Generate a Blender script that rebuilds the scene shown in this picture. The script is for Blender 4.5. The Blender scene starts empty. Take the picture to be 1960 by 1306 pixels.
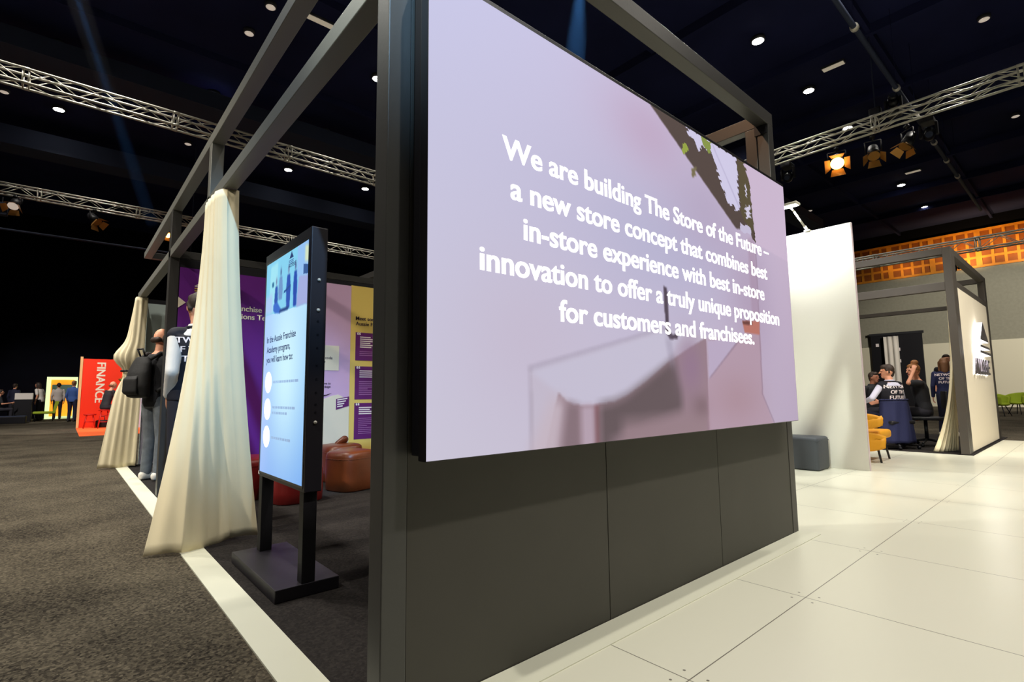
import bpy, bmesh, math, random
import numpy as np
from mathutils import Vector, Matrix, noise

random.seed(7)
S = bpy.context.scene
COL = S.collection
PI = math.pi


def srgb(r, g, b):
    f = lambda c: (c / 12.92 if c <= .04045 else ((c + .055) / 1.055) ** 2.4)
    return (f(r / 255), f(g / 255), f(b / 255))


# ------------------------------------------------------------------ camera
cam = bpy.data.cameras.new('camera')
cam.sensor_width = 36
cam.lens = 36 * 981.83 / 1960
cam.clip_end = 200
co = bpy.data.objects.new('camera', cam)
COL.objects.link(co)
yaw, pit, rol = math.radians(48.8745), math.radians(5.7487), math.radians(-.6243)
fw = Vector((math.cos(yaw) * math.cos(pit), math.sin(yaw) * math.cos(pit), math.sin(pit)))
r0 = Vector((math.sin(yaw), -math.cos(yaw), 0))
u0 = r0.cross(fw)
rt = math.cos(rol) * r0 + math.sin(rol) * u0
up = -math.sin(rol) * r0 + math.cos(rol) * u0
co.matrix_world = Matrix(((rt.x, up.x, -fw.x, 0), (rt.y, up.y, -fw.y, 0), (rt.z, up.z, -fw.z, 1.0), (0, 0, 0, 1)))
S.camera = co

# ------------------------------------------------------------------ world and exposure
w = bpy.data.worlds.new('hall_dark')
S.world = w
w.use_nodes = True
w.node_tree.nodes['Background'].inputs[0].default_value = (.55, .6, .75, 1)
w.node_tree.nodes['Background'].inputs[1].default_value = .012
S.view_settings.view_transform = 'Standard'
S.view_settings.look = 'None'
S.view_settings.exposure = 0
S.view_settings.gamma = 1
S.view_settings.use_curve_mapping = False
S.cycles.max_bounces = 6
S.cycles.sample_clamp_indirect = 4


def spot(name, loc, target, energy, color=(1, 1, 1), angle=100, blend=.6, radius=.12):
    l = bpy.data.lights.new(name, 'SPOT')
    l.energy = energy
    l.color = color
    l.spot_size = math.radians(angle)
    l.spot_blend = blend
    l.shadow_soft_size = radius
    o = bpy.data.objects.new(name, l)
    o.location = loc
    o.rotation_euler = (Vector(target) - Vector(loc)).to_track_quat('-Z', 'Y').to_euler()
    COL.objects.link(o)
    return o


# hall downlights that are lit (grid of 3.4 x 3.88 m on the ceiling), then spots without lit fixtures, added to brighten floor, rails and wall
WARM = (1, .945, .85)
LIT = [(-.6, 20.6), (2.87, 16.65), (2.83, 24.43), (6.24, 20.55), (9.42, 20.4), (6.22, 12.8), (12.92, 5.08), (16.33, 5.06),
       (27.3, 5.1), (31.6, 5.05), (19.76, 5.02)]
for x, y in LIT:
    if x:
        spot('downlight_beam', (x, y, 9.9), (x, y, 0), 1250, WARM, 110, .8, .14)
for x, y in ((-.6, 5.05), (2.87, -2.7), (6.24, -2.7), (9.5, -2.7), (-4, 8.9), (-4, 1.16), (16.3, 1.16), (9.5, 1.16), (20, 8.9), (-.6, 8.9), (-.6, 12.8), (-4, 12.8), (-4, 16.7)):
    spot('downlight_beam', (x, y, 9.9), (x, y, 0), 1250, WARM, 110, .8, .14)
# unseen spots added to brighten the booths, far stands, chairs and hall wall
for a, b, e, c, ang in (((-6.5, 3.5, 6.8), (.8, 6, 1.6), 1900, (1, .93, .78), 42), ((-6.5, 9.5, 6.8), (.7, 9, 1.2), 1300, (1, .95, .85), 44),
                        ((-2.5, 16.5, 6.8), (.9, 22, 1.2), 2600, (1, .95, .9), 50), ((-4, 24, 6.8), (-.6, 31, 1), 1900, (1, .95, .9), 50),
                        ((7.5, -3.2, 6.6), (11.5, 1.4, 1.4), 1500, (1, .95, .85), 40), ((5, 3.6, 6.8), (11.2, 2.6, .9), 1300, (1, .96, .9), 30),
                        ((26, -.5, 6.5), (35.9, 4, 2.2), 3800, (1, .95, .84), 75), ((19, -2.5, 6.8), (25.5, 2.2, .4), 1800, (1, .96, .88), 34)):
    spot('added_fill_spot', a, b, e, c, ang, .7, .12)
spot('blue_stage_beam', (-1, -6, 7.5), (.8, 1.5, 3.1), 5000, (.35, .65, 1), 14, .9, .1)
spot('column_fill_spot', (-5, .6, 5.5), (.77, 1.53, 3.0), 2600, (.92, 1, .9), 17, 1, .1)  # unseen narrow spot, added to brighten only the top of the column
spot('amber_stage_beam', (-.5, 3.5, 7), (3.9, 1.7, 2.75), 420, (1, .5, .22), 16, .8, .1)


# ------------------------------------------------------------------ materials
def mat(name, color, rough=.6, metal=0, spec=.4, emit=0, ecol=None, vary=0, vscale=40, bump=0, bscale=200, sheen=0):
    m = bpy.data.materials.new(name)
    m.use_nodes = True
    nt = m.node_tree
    b = nt.nodes['Principled BSDF']
    b.inputs['Base Color'].default_value = (*color, 1)
    b.inputs['Roughness'].default_value = rough
    b.inputs['Metallic'].default_value = metal
    b.inputs['Specular IOR Level'].default_value = spec
    if emit:
        b.inputs['Emission Color'].default_value = (*(ecol or color), 1)
        b.inputs['Emission Strength'].default_value = emit
    if sheen:
        b.inputs['Sheen Weight'].default_value = sheen
    if vary or bump:
        tc = nt.nodes.new('ShaderNodeTexCoord')
    if vary:
        n = nt.nodes.new('ShaderNodeTexNoise')
        n.inputs['Scale'].default_value = vscale
        n.inputs['Detail'].default_value = 4
        nt.links.new(tc.outputs['Object'], n.inputs['Vector'])
        r = nt.nodes.new('ShaderNodeMapRange')
        r.inputs['From Min'].default_value = .3
        r.inputs['From Max'].default_value = .7
        r.inputs['To Min'].default_value = 1 - vary
        r.inputs['To Max'].default_value = 1 + vary
        nt.links.new(n.outputs['Fac'], r.inputs['Value'])
        x = nt.nodes.new('ShaderNodeVectorMath')
        x.operation = 'SCALE'
        x.inputs[0].default_value = color
        nt.links.new(r.outputs[0], x.inputs['Scale'])
        nt.links.new(x.outputs[0], b.inputs['Base Color'])
    if bump:
        n2 = nt.nodes.new('ShaderNodeTexNoise')
        n2.inputs['Scale'].default_value = bscale
        nt.links.new(tc.outputs['Object'], n2.inputs['Vector'])
        bp = nt.nodes.new('ShaderNodeBump')
        bp.inputs['Strength'].default_value = bump
        bp.inputs['Distance'].default_value = .01
        nt.links.new(n2.outputs['Fac'], bp.inputs['Height'])
        nt.links.new(bp.outputs[0], b.inputs['Normal'])
    return m


def mattr(name, strength=1.0):
    """A screen: shows the colours stored in the mesh, and gives them off as light."""
    m = bpy.data.materials.new(name)
    m.use_nodes = True
    nt = m.node_tree
    b = nt.nodes['Principled BSDF']
    b.inputs['Base Color'].default_value = (.01, .01, .01, 1)
    b.inputs['Roughness'].default_value = .6
    b.inputs['Specular IOR Level'].default_value = .1
    a = nt.nodes.new('ShaderNodeAttribute')
    a.attribute_name = 'picture'
    nt.links.new(a.outputs['Color'], b.inputs['Emission Color'])
    b.inputs['Emission Strength'].default_value = strength
    return m


M = {}
M['black_frame'] = mat('black_frame', srgb(76, 74, 72), .40, .55, .6, bump=.03, bscale=60)
M['black_wall'] = mat('black_wall', srgb(74, 72, 66), .5, 0, .35, vary=.05, vscale=3)
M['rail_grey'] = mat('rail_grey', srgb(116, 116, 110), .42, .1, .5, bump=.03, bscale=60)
M['rail_shaded'] = mat('rail_shaded', srgb(76, 76, 74), .42, .2, .5, bump=.03, bscale=60)  # darker copy of the rail finish, standing in for shade on the corner post
M['white_strip'] = mat('white_strip', srgb(226, 226, 206), .4, 0, .4, vary=.02, vscale=3)
M['black'] = mat('black', srgb(24, 23, 28), .5)
M['black_gloss'] = mat('black_gloss', srgb(20, 20, 26), .3)
M['cabinet'] = mat('cabinet', srgb(30, 28, 30), .35, 0, .5)
M['bezel'] = mat('bezel', srgb(40, 38, 44), .3, .3, .5)
M['totem'] = mat('totem', srgb(34, 31, 38), .42, 0, .45)
M['drape'] = mat('drape', srgb(8, 8, 18), .95, 0, .1, vary=.2, vscale=2)
M['ceil'] = mat('ceil', srgb(34, 38, 72), .95, 0, .1, vary=.35, vscale=.25)
M['ceil_dark'] = mat('ceil_dark', srgb(42, 50, 72), .8)
M['alu'] = mat('alu', srgb(198, 195, 184), .42, .25, .5)
M['curtain'] = mat('curtain', srgb(242, 229, 194), .9, 0, .1, vary=.03, vscale=3, bump=.15, bscale=500)
M['screen'] = mattr('screen', 1.0)
M['screen2'] = mattr('screen2', 1.05)
M['white_text'] = mat('white_text', (1, 1, 1), .5, emit=1.0)
M['navy_text'] = mat('navy_text', srgb(36, 44, 96), .6, spec=.0, emit=.6)
M['pale_text'] = mat('pale_text', srgb(150, 178, 215), .6, spec=0, emit=.7)
M['disc_text'] = mat('disc_text', (.96, .99, 1), .6, spec=0, emit=1.0)
M['purple'] = mat('purple', srgb(104, 32, 134), .55, 0, .3)
M['lilac'] = mat('lilac', srgb(222, 182, 220), .55, 0, .3)
M['yellow'] = mat('yellow', srgb(240, 208, 112), .55, 0, .3)
M['card_purple'] = mat('card_purple', srgb(104, 34, 110), .55, 0, .3)
M['cream'] = mat('cream', srgb(240, 228, 205), .6)
M['ink'] = mat('ink', srgb(50, 22, 50), .7)
M['print_white'] = mat('print_white', srgb(250, 236, 236), .6)
M['print_faint'] = mat('print_faint', srgb(176, 120, 176), .6)
M['gold'] = mat('gold', srgb(226, 190, 90), .6)
M['leather'] = mat('leather', srgb(112, 52, 22), .35, 0, .5, vary=.15, vscale=6, bump=.1, bscale=90)
M['leather_red'] = mat('leather_red', srgb(118, 26, 26), .38, 0, .5, vary=.15, vscale=6)
M['white_panel'] = mat('white_panel', srgb(238, 234, 222), .6, 0, .3)
M['pink_edge'] = mat('pink_edge', srgb(226, 208, 214), .5)
M['grey_light'] = mat('grey_light', srgb(186, 200, 196), .6)
M['bench'] = mat('bench', srgb(72, 76, 82), .6, 0, .35, bump=.1, bscale=120)
M['sign_wall'] = mat('sign_wall', srgb(238, 226, 204), .7, 0, .2)
M['halo'] = mat('halo', (1, 1, 1), .5, emit=6)
M['sign_metal'] = mat('sign_metal', srgb(104, 98, 108), .3, .7, .5)
M['lamp_on'] = mat('lamp_on', (1, .97, .9), .5, emit=30)
M['lamp_dim'] = mat('lamp_dim', srgb(228, 212, 196), .6, emit=.5)
M['lamp_orange'] = mat('lamp_orange', (1, .5, .12), .5, emit=9)
M['lamp_rim'] = mat('lamp_rim', srgb(60, 60, 64), .5)
M['vent'] = mat('vent', srgb(226, 212, 190), .6, emit=.32)
M['orange_wood'] = mat('orange_wood', srgb(224, 140, 40), .5, vary=.2, vscale=2)
M['orange_dark'] = mat('orange_dark', srgb(150, 78, 20), .6, vary=.2, vscale=2)
M['hall_grey'] = mat('hall_grey', srgb(150, 146, 130), .9, 0, .1, vary=.06, vscale=8)
M['hall_white'] = mat('hall_white', srgb(222, 214, 190), .7, 0, .2)
M['skin'] = mat('skin', srgb(226, 160, 128), .5, 0, .35)
M['skin_deep'] = mat('skin_deep', srgb(170, 112, 86), .5, 0, .35)
M['dark_hair'] = mat('dark_hair', srgb(50, 36, 28), .6)
M['brown_hair'] = mat('brown_hair', srgb(128, 88, 58), .6)
M['auburn_hair'] = mat('auburn_hair', srgb(140, 92, 50), .6, vary=.2, vscale=30)
M['eye'] = mat('eye', srgb(30, 22, 20), .3)
M['lip'] = mat('lip', srgb(172, 84, 78), .5)
M['tee_black'] = mat('tee_black', srgb(38, 38, 42), .8, bump=.2, bscale=30)
M['vest_black'] = mat('vest_black', srgb(22, 21, 32), .75, bump=.2, bscale=25)
M['navy'] = mat('navy', srgb(32, 36, 74), .8, bump=.25, bscale=14)
M['navy_dark'] = mat('navy_dark', srgb(26, 28, 52), .8, bump=.2, bscale=20)
M['white_cloth'] = mat('white_cloth', srgb(228, 220, 210), .8, bump=.2, bscale=25)
M['lilac_cloth'] = mat('lilac_cloth', srgb(206, 204, 224), .8, bump=.2, bscale=25)
M['grey_cloth'] = mat('grey_cloth', srgb(206, 194, 186), .8, bump=.2, bscale=25)
M['jeans'] = mat('jeans', srgb(104, 108, 112), .85, vary=.25, vscale=12, bump=.2, bscale=25)
M['jeans_dark'] = mat('jeans_dark', srgb(40, 38, 46), .85)
M['blue_shirt'] = mat('blue_shirt', srgb(58, 88, 150), .8)
M['shoe_white'] = mat('shoe_white', srgb(238, 226, 210), .6)
M['shoe_black'] = mat('shoe_black', srgb(22, 20, 22), .5)
M['pack'] = mat('pack', srgb(19, 18, 19), .7, bump=.2, bscale=40)
M['mustard'] = mat('mustard', srgb(240, 168, 38), .6)
M['piping'] = mat('piping', srgb(255, 214, 130), .6)
M['green_fabric'] = mat('green_fabric', srgb(160, 178, 40), .75)
M['red_board'] = mat('red_board', srgb(250, 50, 14), .55)
M['red_paint'] = mat('red_paint', srgb(200, 30, 20), .45)
M['orange_carpet'] = mat('orange_carpet', srgb(255, 110, 50), .9)
M['wood'] = mat('wood', srgb(240, 190, 130), .5)
M['leaf'] = mat('leaf', srgb(60, 140, 50), .6)
M['lightbox_edge'] = mat('lightbox_edge', srgb(235, 255, 190), .5, emit=.75)
M['lightbox_orange'] = mat('lightbox_orange', srgb(255, 150, 40), .5, emit=.6)
M['tv_dark'] = mat('tv_dark', srgb(70, 84, 90), .3, emit=.25)
M['blue_haze'] = None


def floor_white():
    m = mat('white_floor', srgb(232, 228, 210), .3, 0, .5)
    nt = m.node_tree
    b = nt.nodes['Principled BSDF']
    geo = nt.nodes.new('ShaderNodeNewGeometry')
    sep = nt.nodes.new('ShaderNodeSeparateXYZ')
    nt.links.new(geo.outputs['Position'], sep.inputs[0])

    def mth(op, a, bb=None):
        n = nt.nodes.new('ShaderNodeMath')
        n.operation = op
        for i, v in enumerate((a, bb)):
            if v is None:
                continue
            if isinstance(v, (int, float)):
                n.inputs[i].default_value = v
            else:
                nt.links.new(v, n.inputs[i])
        return n.outputs[0]
    P = 1.06
    du = mth('ABSOLUTE', mth('SUBTRACT', mth('FLOORED_MODULO', mth('ADD', sep.outputs[0], P / 2 - 1.69), P), P / 2))
    dv = mth('ABSOLUTE', mth('SUBTRACT', mth('FLOORED_MODULO', mth('ADD', sep.outputs[1], P / 2 - 1.024), P), P / 2))
    seam = mth('LESS_THAN', mth('MINIMUM', du, dv), .0022)
    # four fixing screws round each panel corner
    a = mth('SUBTRACT', du, .045)
    c = mth('SUBTRACT', dv, .045)
    dot = mth('LESS_THAN', mth('ADD', mth('MULTIPLY', a, a), mth('MULTIPLY', c, c)), .0055 ** 2)
    mask = mth('MAXIMUM', seam, dot)
    tc = nt.nodes.new('ShaderNodeTexNoise')
    tc.inputs['Scale'].default_value = .8
    nt.links.new(geo.outputs['Position'], tc.inputs['Vector'])
    r = nt.nodes.new('ShaderNodeMapRange')
    r.inputs['To Min'].default_value = .24
    r.inputs['To Max'].default_value = .36
    nt.links.new(tc.outputs['Fac'], r.inputs['Value'])
    nt.links.new(r.outputs[0], b.inputs['Roughness'])
    mix = nt.nodes.new('ShaderNodeMix')
    mix.data_type = 'RGBA'
    mix.inputs[6].default_value = (*srgb(226, 225, 206), 1)
    mix.inputs[7].default_value = (*srgb(120, 116, 104), 1)
    nt.links.new(mask, mix.inputs[0])
    nt.links.new(mix.outputs[2], b.inputs['Base Color'])
    return m


def carpet(name, c1, c2, scale):
    m = mat(name, c1, .95, 0, .1, bump=.35, bscale=260)
    nt = m.node_tree
    b = nt.nodes['Principled BSDF']
    geo = nt.nodes.new('ShaderNodeNewGeometry')
    v = nt.nodes.new('ShaderNodeTexVoronoi')
    v.inputs['Scale'].default_value = scale
    nt.links.new(geo.outputs['Position'], v.inputs['Vector'])
    n = nt.nodes.new('ShaderNodeTexNoise')
    n.inputs['Scale'].default_value = scale * .6
    n.inputs['Detail'].default_value = 5
    nt.links.new(geo.outputs['Position'], n.inputs['Vector'])
    n3 = nt.nodes.new('ShaderNodeTexNoise')
    n3.inputs['Scale'].default_value = 1.6
    n3.inputs['Detail'].default_value = 3
    nt.links.new(geo.outputs['Position'], n3.inputs['Vector'])
    mm = nt.nodes.new('ShaderNodeMath')
    mm.operation = 'MULTIPLY'
    nt.links.new(v.outputs['Color'], mm.inputs[0])
    nt.links.new(n.outputs['Fac'], mm.inputs[1])
    ad = nt.nodes.new('ShaderNodeMath')
    ad.operation = 'MULTIPLY_ADD'
    ad.inputs[1].default_value = .55
    nt.links.new(n3.outputs['Fac'], ad.inputs[0])
    nt.links.new(mm.outputs[0], ad.inputs[2])
    r = nt.nodes.new('ShaderNodeMapRange')
    r.inputs['From Min'].default_value = .28
    r.inputs['From Max'].default_value = 1.0
    nt.links.new(ad.outputs[0], r.inputs['Value'])
    mix = nt.nodes.new('ShaderNodeMix')
    mix.data_type = 'RGBA'
    mix.inputs[6].default_value = (*c1, 1)
    mix.inputs[7].default_value = (*c2, 1)
    nt.links.new(r.outputs[0], mix.inputs[0])
    nt.links.new(mix.outputs[2], b.inputs['Base Color'])
    return m


M['white_floor'] = floor_white()
M['carpet'] = carpet('carpet', srgb(40, 36, 31), srgb(122, 113, 96), 95)
M['carpet_dark'] = carpet('carpet_dark', srgb(36, 33, 33), srgb(62, 58, 55), 90)


# ------------------------------------------------------------------ mesh helpers
def box(bm, x0, x1, y0, y1, z0, z1, bev=0):
    r = bmesh.ops.create_cube(bm, size=1)
    vs = r['verts']
    for v in vs:
        v.co = Vector((x0 + (v.co.x + .5) * (x1 - x0), y0 + (v.co.y + .5) * (y1 - y0), z0 + (v.co.z + .5) * (z1 - z0)))
    if bev:
        es = list({e for v in vs for e in v.link_edges})
        bmesh.ops.bevel(bm, geom=es, offset=bev, segments=3, profile=.5, affect='EDGES')


def tube(bm, p0, p1, r, n=10, r1=None):
    p0, p1 = Vector(p0), Vector(p1)
    r1 = r if r1 is None else r1
    d = (p1 - p0).normalized()
    a = d.orthogonal().normalized()
    b = d.cross(a)
    c0 = [bm.verts.new(p0 + r * (math.cos(2 * PI * i / n) * a + math.sin(2 * PI * i / n) * b)) for i in range(n)]
    c1 = [bm.verts.new(p1 + r1 * (math.cos(2 * PI * i / n) * a + math.sin(2 * PI * i / n) * b)) for i in range(n)]
    for i in range(n):
        bm.faces.new((c0[i], c0[(i + 1) % n], c1[(i + 1) % n], c1[i]))
    bm.faces.new(c0[::-1])
    bm.faces.new(c1)


def path(bm, pts, r, n=8):
    for a, b in zip(pts, pts[1:]):
        tube(bm, a, b, r, n)


def capsule(bm, p0, p1, r0, r1=None, n=14, k=4):
    p0, p1 = Vector(p0), Vector(p1)
    r1 = r0 if r1 is None else r1
    d = p1 - p0
    d = d.normalized() if d.length > 1e-6 else Vector((0, 0, 1))
    a = d.orthogonal().normalized()
    b = d.cross(a)
    rings = []
    for i in range(1, k + 1):
        t = PI / 2 * (1 - i / k)
        rings.append((p0 - d * r0 * math.sin(t), r0 * math.cos(t)))
    for i in range(k):
        t = PI / 2 * i / k
        rings.append((p1 + d * r1 * math.sin(t), r1 * math.cos(t)))
    vs = [[bm.verts.new(c + r * (math.cos(2 * PI * j / n) * a + math.sin(2 * PI * j / n) * b)) for j in range(n)] for c, r in rings]
    e0 = bm.verts.new(p0 - d * r0)
    e1 = bm.verts.new(p1 + d * r1)
    for q0, q1 in zip(vs, vs[1:]):
        for j in range(n):
            bm.faces.new((q0[j], q0[(j + 1) % n], q1[(j + 1) % n], q1[j]))
    for j in range(n):
        bm.faces.new((e0, vs[0][(j + 1) % n], vs[0][j]))
        bm.faces.new((e1, vs[-1][j], vs[-1][(j + 1) % n]))


def loft(bm, secs, n=20):
    """closed body through horizontal ellipses (center, rx, ry)"""
    vs = []
    for c, rx, ry in secs:
        c = Vector(c)
        vs.append([bm.verts.new(c + Vector((rx * math.cos(2 * PI * j / n), ry * math.sin(2 * PI * j / n), 0))) for j in range(n)])
    for q0, q1 in zip(vs, vs[1:]):
        for j in range(n):
            bm.faces.new((q0[j], q0[(j + 1) % n], q1[(j + 1) % n], q1[j]))
    bm.faces.new(vs[0][::-1])
    bm.faces.new(vs[-1])


def ellipsoid(bm, c, rx, ry, rz, n=16):
    r = bmesh.ops.create_uvsphere(bm, u_segments=n, v_segments=n // 2 + 2, radius=1)
    for v in r['verts']:
        v.co = Vector(c) + Vector((v.co.x * rx, v.co.y * ry, v.co.z * rz))


def lathe(bm, prof, c=(0, 0, 0), n=24):
    c = Vector(c)
    vs = [[bm.verts.new(c + Vector((r * math.cos(2 * PI * j / n), r * math.sin(2 * PI * j / n), z))) for j in range(n)] for r, z in prof]
    for q0, q1 in zip(vs, vs[1:]):
        for j in range(n):
            bm.faces.new((q0[j], q0[(j + 1) % n], q1[(j + 1) % n], q1[j]))
    bm.faces.new(vs[0][::-1])
    bm.faces.new(vs[-1])


def prism(bm, pts, dirv):
    """extrude a closed outline along dirv"""
    d = Vector(dirv)
    a = [bm.verts.new(Vector(p)) for p in pts]
    b = [bm.verts.new(Vector(p) + d) for p in pts]
    n = len(pts)
    bm.faces.new(a[::-1])
    bm.faces.new(b)
    for i in range(n):
        bm.faces.new((a[i], a[(i + 1) % n], b[(i + 1) % n], b[i]))


def link(name, me, m, parent=None, smooth=False):
    o = bpy.data.objects.new(name, me)
    if m is not None:
        me.materials.clear()
        me.materials.append(m)
    if smooth:
        for p in me.polygons:
            p.use_smooth = True
    COL.objects.link(o)
    if parent is not None:
        o.parent = parent
    return o


def obj(name, bm, m, parent=None, smooth=False):
    bmesh.ops.recalc_face_normals(bm, faces=bm.faces)
    me = bpy.data.meshes.new(name)
    bm.to_mesh(me)
    bm.free()
    return link(name, me, m, parent, smooth)


def tag(o, label, cat, group=None, kind=None):
    o['label'] = label
    o['category'] = cat
    if group:
        o['group'] = group
    if kind:
        o['kind'] = kind
    return o


def thing(name, label, cat, loc=(0, 0, 0), rz=0, group=None):
    o = bpy.data.objects.new(name, None)
    o.empty_display_size = .1
    o.location = loc
    o.rotation_euler = (0, 0, rz)
    COL.objects.link(o)
    return tag(o, label, cat, group)


def bx(name, m, parent, *a, bev=0, smooth=False):
    bm = bmesh.new()
    box(bm, *a, bev=bev)
    return obj(name, bm, M[m], parent, smooth)


def struct(name, m, boxes):
    bm = bmesh.new()
    for b in boxes:
        box(bm, *b)
    o = obj(name, bm, M[m])
    o['kind'] = 'structure'
    return o


def dup(root, loc, rz=None, label=None):
    r = root.copy()
    COL.objects.link(r)
    r.location = loc
    if rz is not None:
        r.rotation_euler = (0, 0, rz)
    if label:
        r['label'] = label
    for ch in list(root.children):
        c = ch.copy()
        COL.objects.link(c)
        c.parent = r
        for g in list(ch.children):
            d = g.copy()
            COL.objects.link(d)
            d.parent = c
    return r


def text_bm(lines, cap=.1, bold=.03, heavy=0, depth=0.0, width=None, align='CENTER', spacing=1.0):
    """letters as a mesh in the x-y plane: list of (string, x, y, width or None)"""
    if bold > .015 and not heavy:
        heavy, bold = bold * cap * .55, .010
    out = bmesh.new()
    for s, x, y, wd in lines:
        c = bpy.data.curves.new('t', 'FONT')
        c.body = s
        c.size = cap / .72
        c.offset = bold * cap / .72
        c.extrude = depth
        c.space_character = spacing
        o = bpy.data.objects.new('t', c)
        COL.objects.link(o)
        dg = bpy.context.evaluated_depsgraph_get()
        me = bpy.data.meshes.new_from_object(o.evaluated_get(dg))
        bpy.data.objects.remove(o)
        bpy.data.curves.remove(c)
        xs = [v.co.x for v in me.vertices]
        x0, x1 = min(xs), max(xs)
        k = (wd / (x1 - x0)) if wd else 1
        sh = {'CENTER': -(x0 + x1) / 2, 'LEFT': -x0, 'RIGHT': -x1}[align]
        for v in me.vertices:
            v.co.x = (v.co.x + sh) * k + x
            v.co.y += y
        for dx in ((-heavy, 0, heavy) if heavy else (0,)):
            for v in me.vertices:
                v.co.x += dx
                v.co.z += dx * .08
            out.from_mesh(me)
            for v in me.vertices:
                v.co.x -= dx
                v.co.z -= dx * .08
        bpy.data.meshes.remove(me)
    return out


def place(bm, origin, right, upv):
    right, upv = Vector(right), Vector(upv)
    n = right.cross(upv)
    o = Vector(origin)
    for v in bm.verts:
        v.co = o + right * v.co.x + upv * v.co.y + n * v.co.z
    return bm


def quad_strip(rows):
    """surface through a grid of points"""
    bm = bmesh.new()
    vs = [[bm.verts.new(p) for p in r] for r in rows]
    for a, b in zip(vs, vs[1:]):
        for i in range(len(a) - 1):
            bm.faces.new((a[i], a[i + 1], b[i + 1], b[i]))
    return bm


def solid(o, t, off=0):
    md = o.modifiers.new('thick', 'SOLIDIFY')
    md.thickness = t
    md.offset = off
    return o


def remesh(bm, vox, it=4):
    """fuse overlapping volumes into one continuous skin"""
    bmesh.ops.recalc_face_normals(bm, faces=bm.faces)
    me = bpy.data.meshes.new('tmp')
    bm.to_mesh(me)
    bm.free()
    o = bpy.data.objects.new('tmp', me)
    COL.objects.link(o)
    md = o.modifiers.new('r', 'REMESH')
    md.mode = 'VOXEL'
    md.voxel_size = vox
    sm = o.modifiers.new('s', 'SMOOTH')
    sm.factor = .5
    sm.iterations = it
    dg = bpy.context.evaluated_depsgraph_get()
    out = bpy.data.meshes.new_from_object(o.evaluated_get(dg))
    bpy.data.objects.remove(o)
    bpy.data.meshes.remove(me)
    return out


# ================================================================== the hall
struct('floor', 'carpet', [(-14, 36, -9, 34, -.2, 0)])
struct('floor_white', 'white_floor', [(.757, 13.5, -6, 1.36, -.05, .004), (3.99, 10.13, 1.36, 9, -.05, .004)])
struct('floor_booth', 'carpet_dark', [(.757, 3.99, 1.495, 6.3, -.05, .003), (.757, 3.99, 6.36, 9.4, -.05, .003)])
struct('trim_1', 'white_strip', [(.62, .757, 1.36, 12.2, -.05, .008), (.757, 3.99, 1.36, 1.495, -.05, .008)])
struct('ceiling', 'ceil', [(-14, 36, -9, 34, 10, 10.2)])
struct('wall_back', 'drape', [(-14, 36, 34, 34.2, 0, 10)])
struct('wall_right', 'hall_grey', [(36, 36.2, -9, 34, 3.43, 9.32)])
struct('wall_right_upper', 'drape', [(36, 36.2, -9, 34, 9.325, 10)])
struct('baseboard_right', 'hall_white', [(35.94, 36.2, -9, 34, 0, 3.43)])
# black ducts under the ceiling
for k, (y, x0, x1, z, h) in enumerate(((16.1, -10, 35, 9.0, .45), (22.2, -10, 35, 8.9, .6), (9.2, 3, 29, 9.3, .4))):
    bm = bmesh.new()
    box(bm, x0, x1, y - .45, y + .45, z, z + h)
    o = obj('trim_%d' % (k + 2), bm, M['ceil_dark'])
    o['kind'] = 'structure'
bm = bmesh.new()
for x in (11.2, 14.6, 18, 21.4, 24.8, 28.2, 31.6):
    box(bm, x - .06, x + .06, -9, 34, 9.75, 10)
for y in (3.1, 7, 10.9, 14.7, 18.6):
    box(bm, -14, 36, y - .05, y + .05, 9.8, 10)
o = obj('trim_5', bm, M['ceil'])
o['kind'] = 'structure'

# lattice of orange timber high on the far wall
lt = thing('timber_lattice', 'orange timber lattice of square openings lit high on the grey hall wall', 'wall panel', (35.97, 6, 7.28))
bx('backing', 'orange_dark', lt, -.04, .0, -12, 12, 0, 2.04)
bm = bmesh.new()
for k in range(5):
    box(bm, -.075, -.04, -12, 12, k * .48, k * .48 + .12)
for k in range(50):
    box(bm, -.08, -.075, -12 + k * .48, -12 + k * .48 + (.24 if k % 4 == 0 else .12), 0, 2.04)
obj('grid', bm, M['orange_wood'], lt)
for y, e in ((4.05, 260), (1.95, 170), (6.9, 70)):
    spot('lattice_uplight', (34.6, y, 7.3), (35.95, y, 9.0), e, (1, .66, .25), 130, .9, .1)

# black double door in the far wall, with its curtain
d = bpy.data.objects.new('door_1', None)
COL.objects.link(d)
d['kind'] = 'structure'
d.location = (35.9, 0, 0)
bx('door_leaf', 'black', d, -.12, 0, 7.58, 8.78, 0, 4.07)
bx('door_leaf', 'black', d, -.12, 0, 6.38, 7.55, 0, 4.07)
bx('door_frame', 'tee_black', d, -.16, -.0, 6.3, 8.85, 4.071, 4.2)
for y, z in ((7.4, 3.13), (7.4, 2.47), (8.4, 3.43)):
    bx('notice', 'print_white', d, -.125, -.12, y, y + .15, z, z + .18)
wc = quad_strip([[(35.6 + .06 * math.sin(j * 1.3), 7.42 + j * .053, z) for j in range(14)] for z in (0.006, 1, 2, 3, 3.97)])
o = obj('curtain', wc, M['white_cloth'], None, True)
tag(solid(o, .01), 'narrow pale curtain strip hanging down the middle of the black double door', 'curtain')

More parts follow.
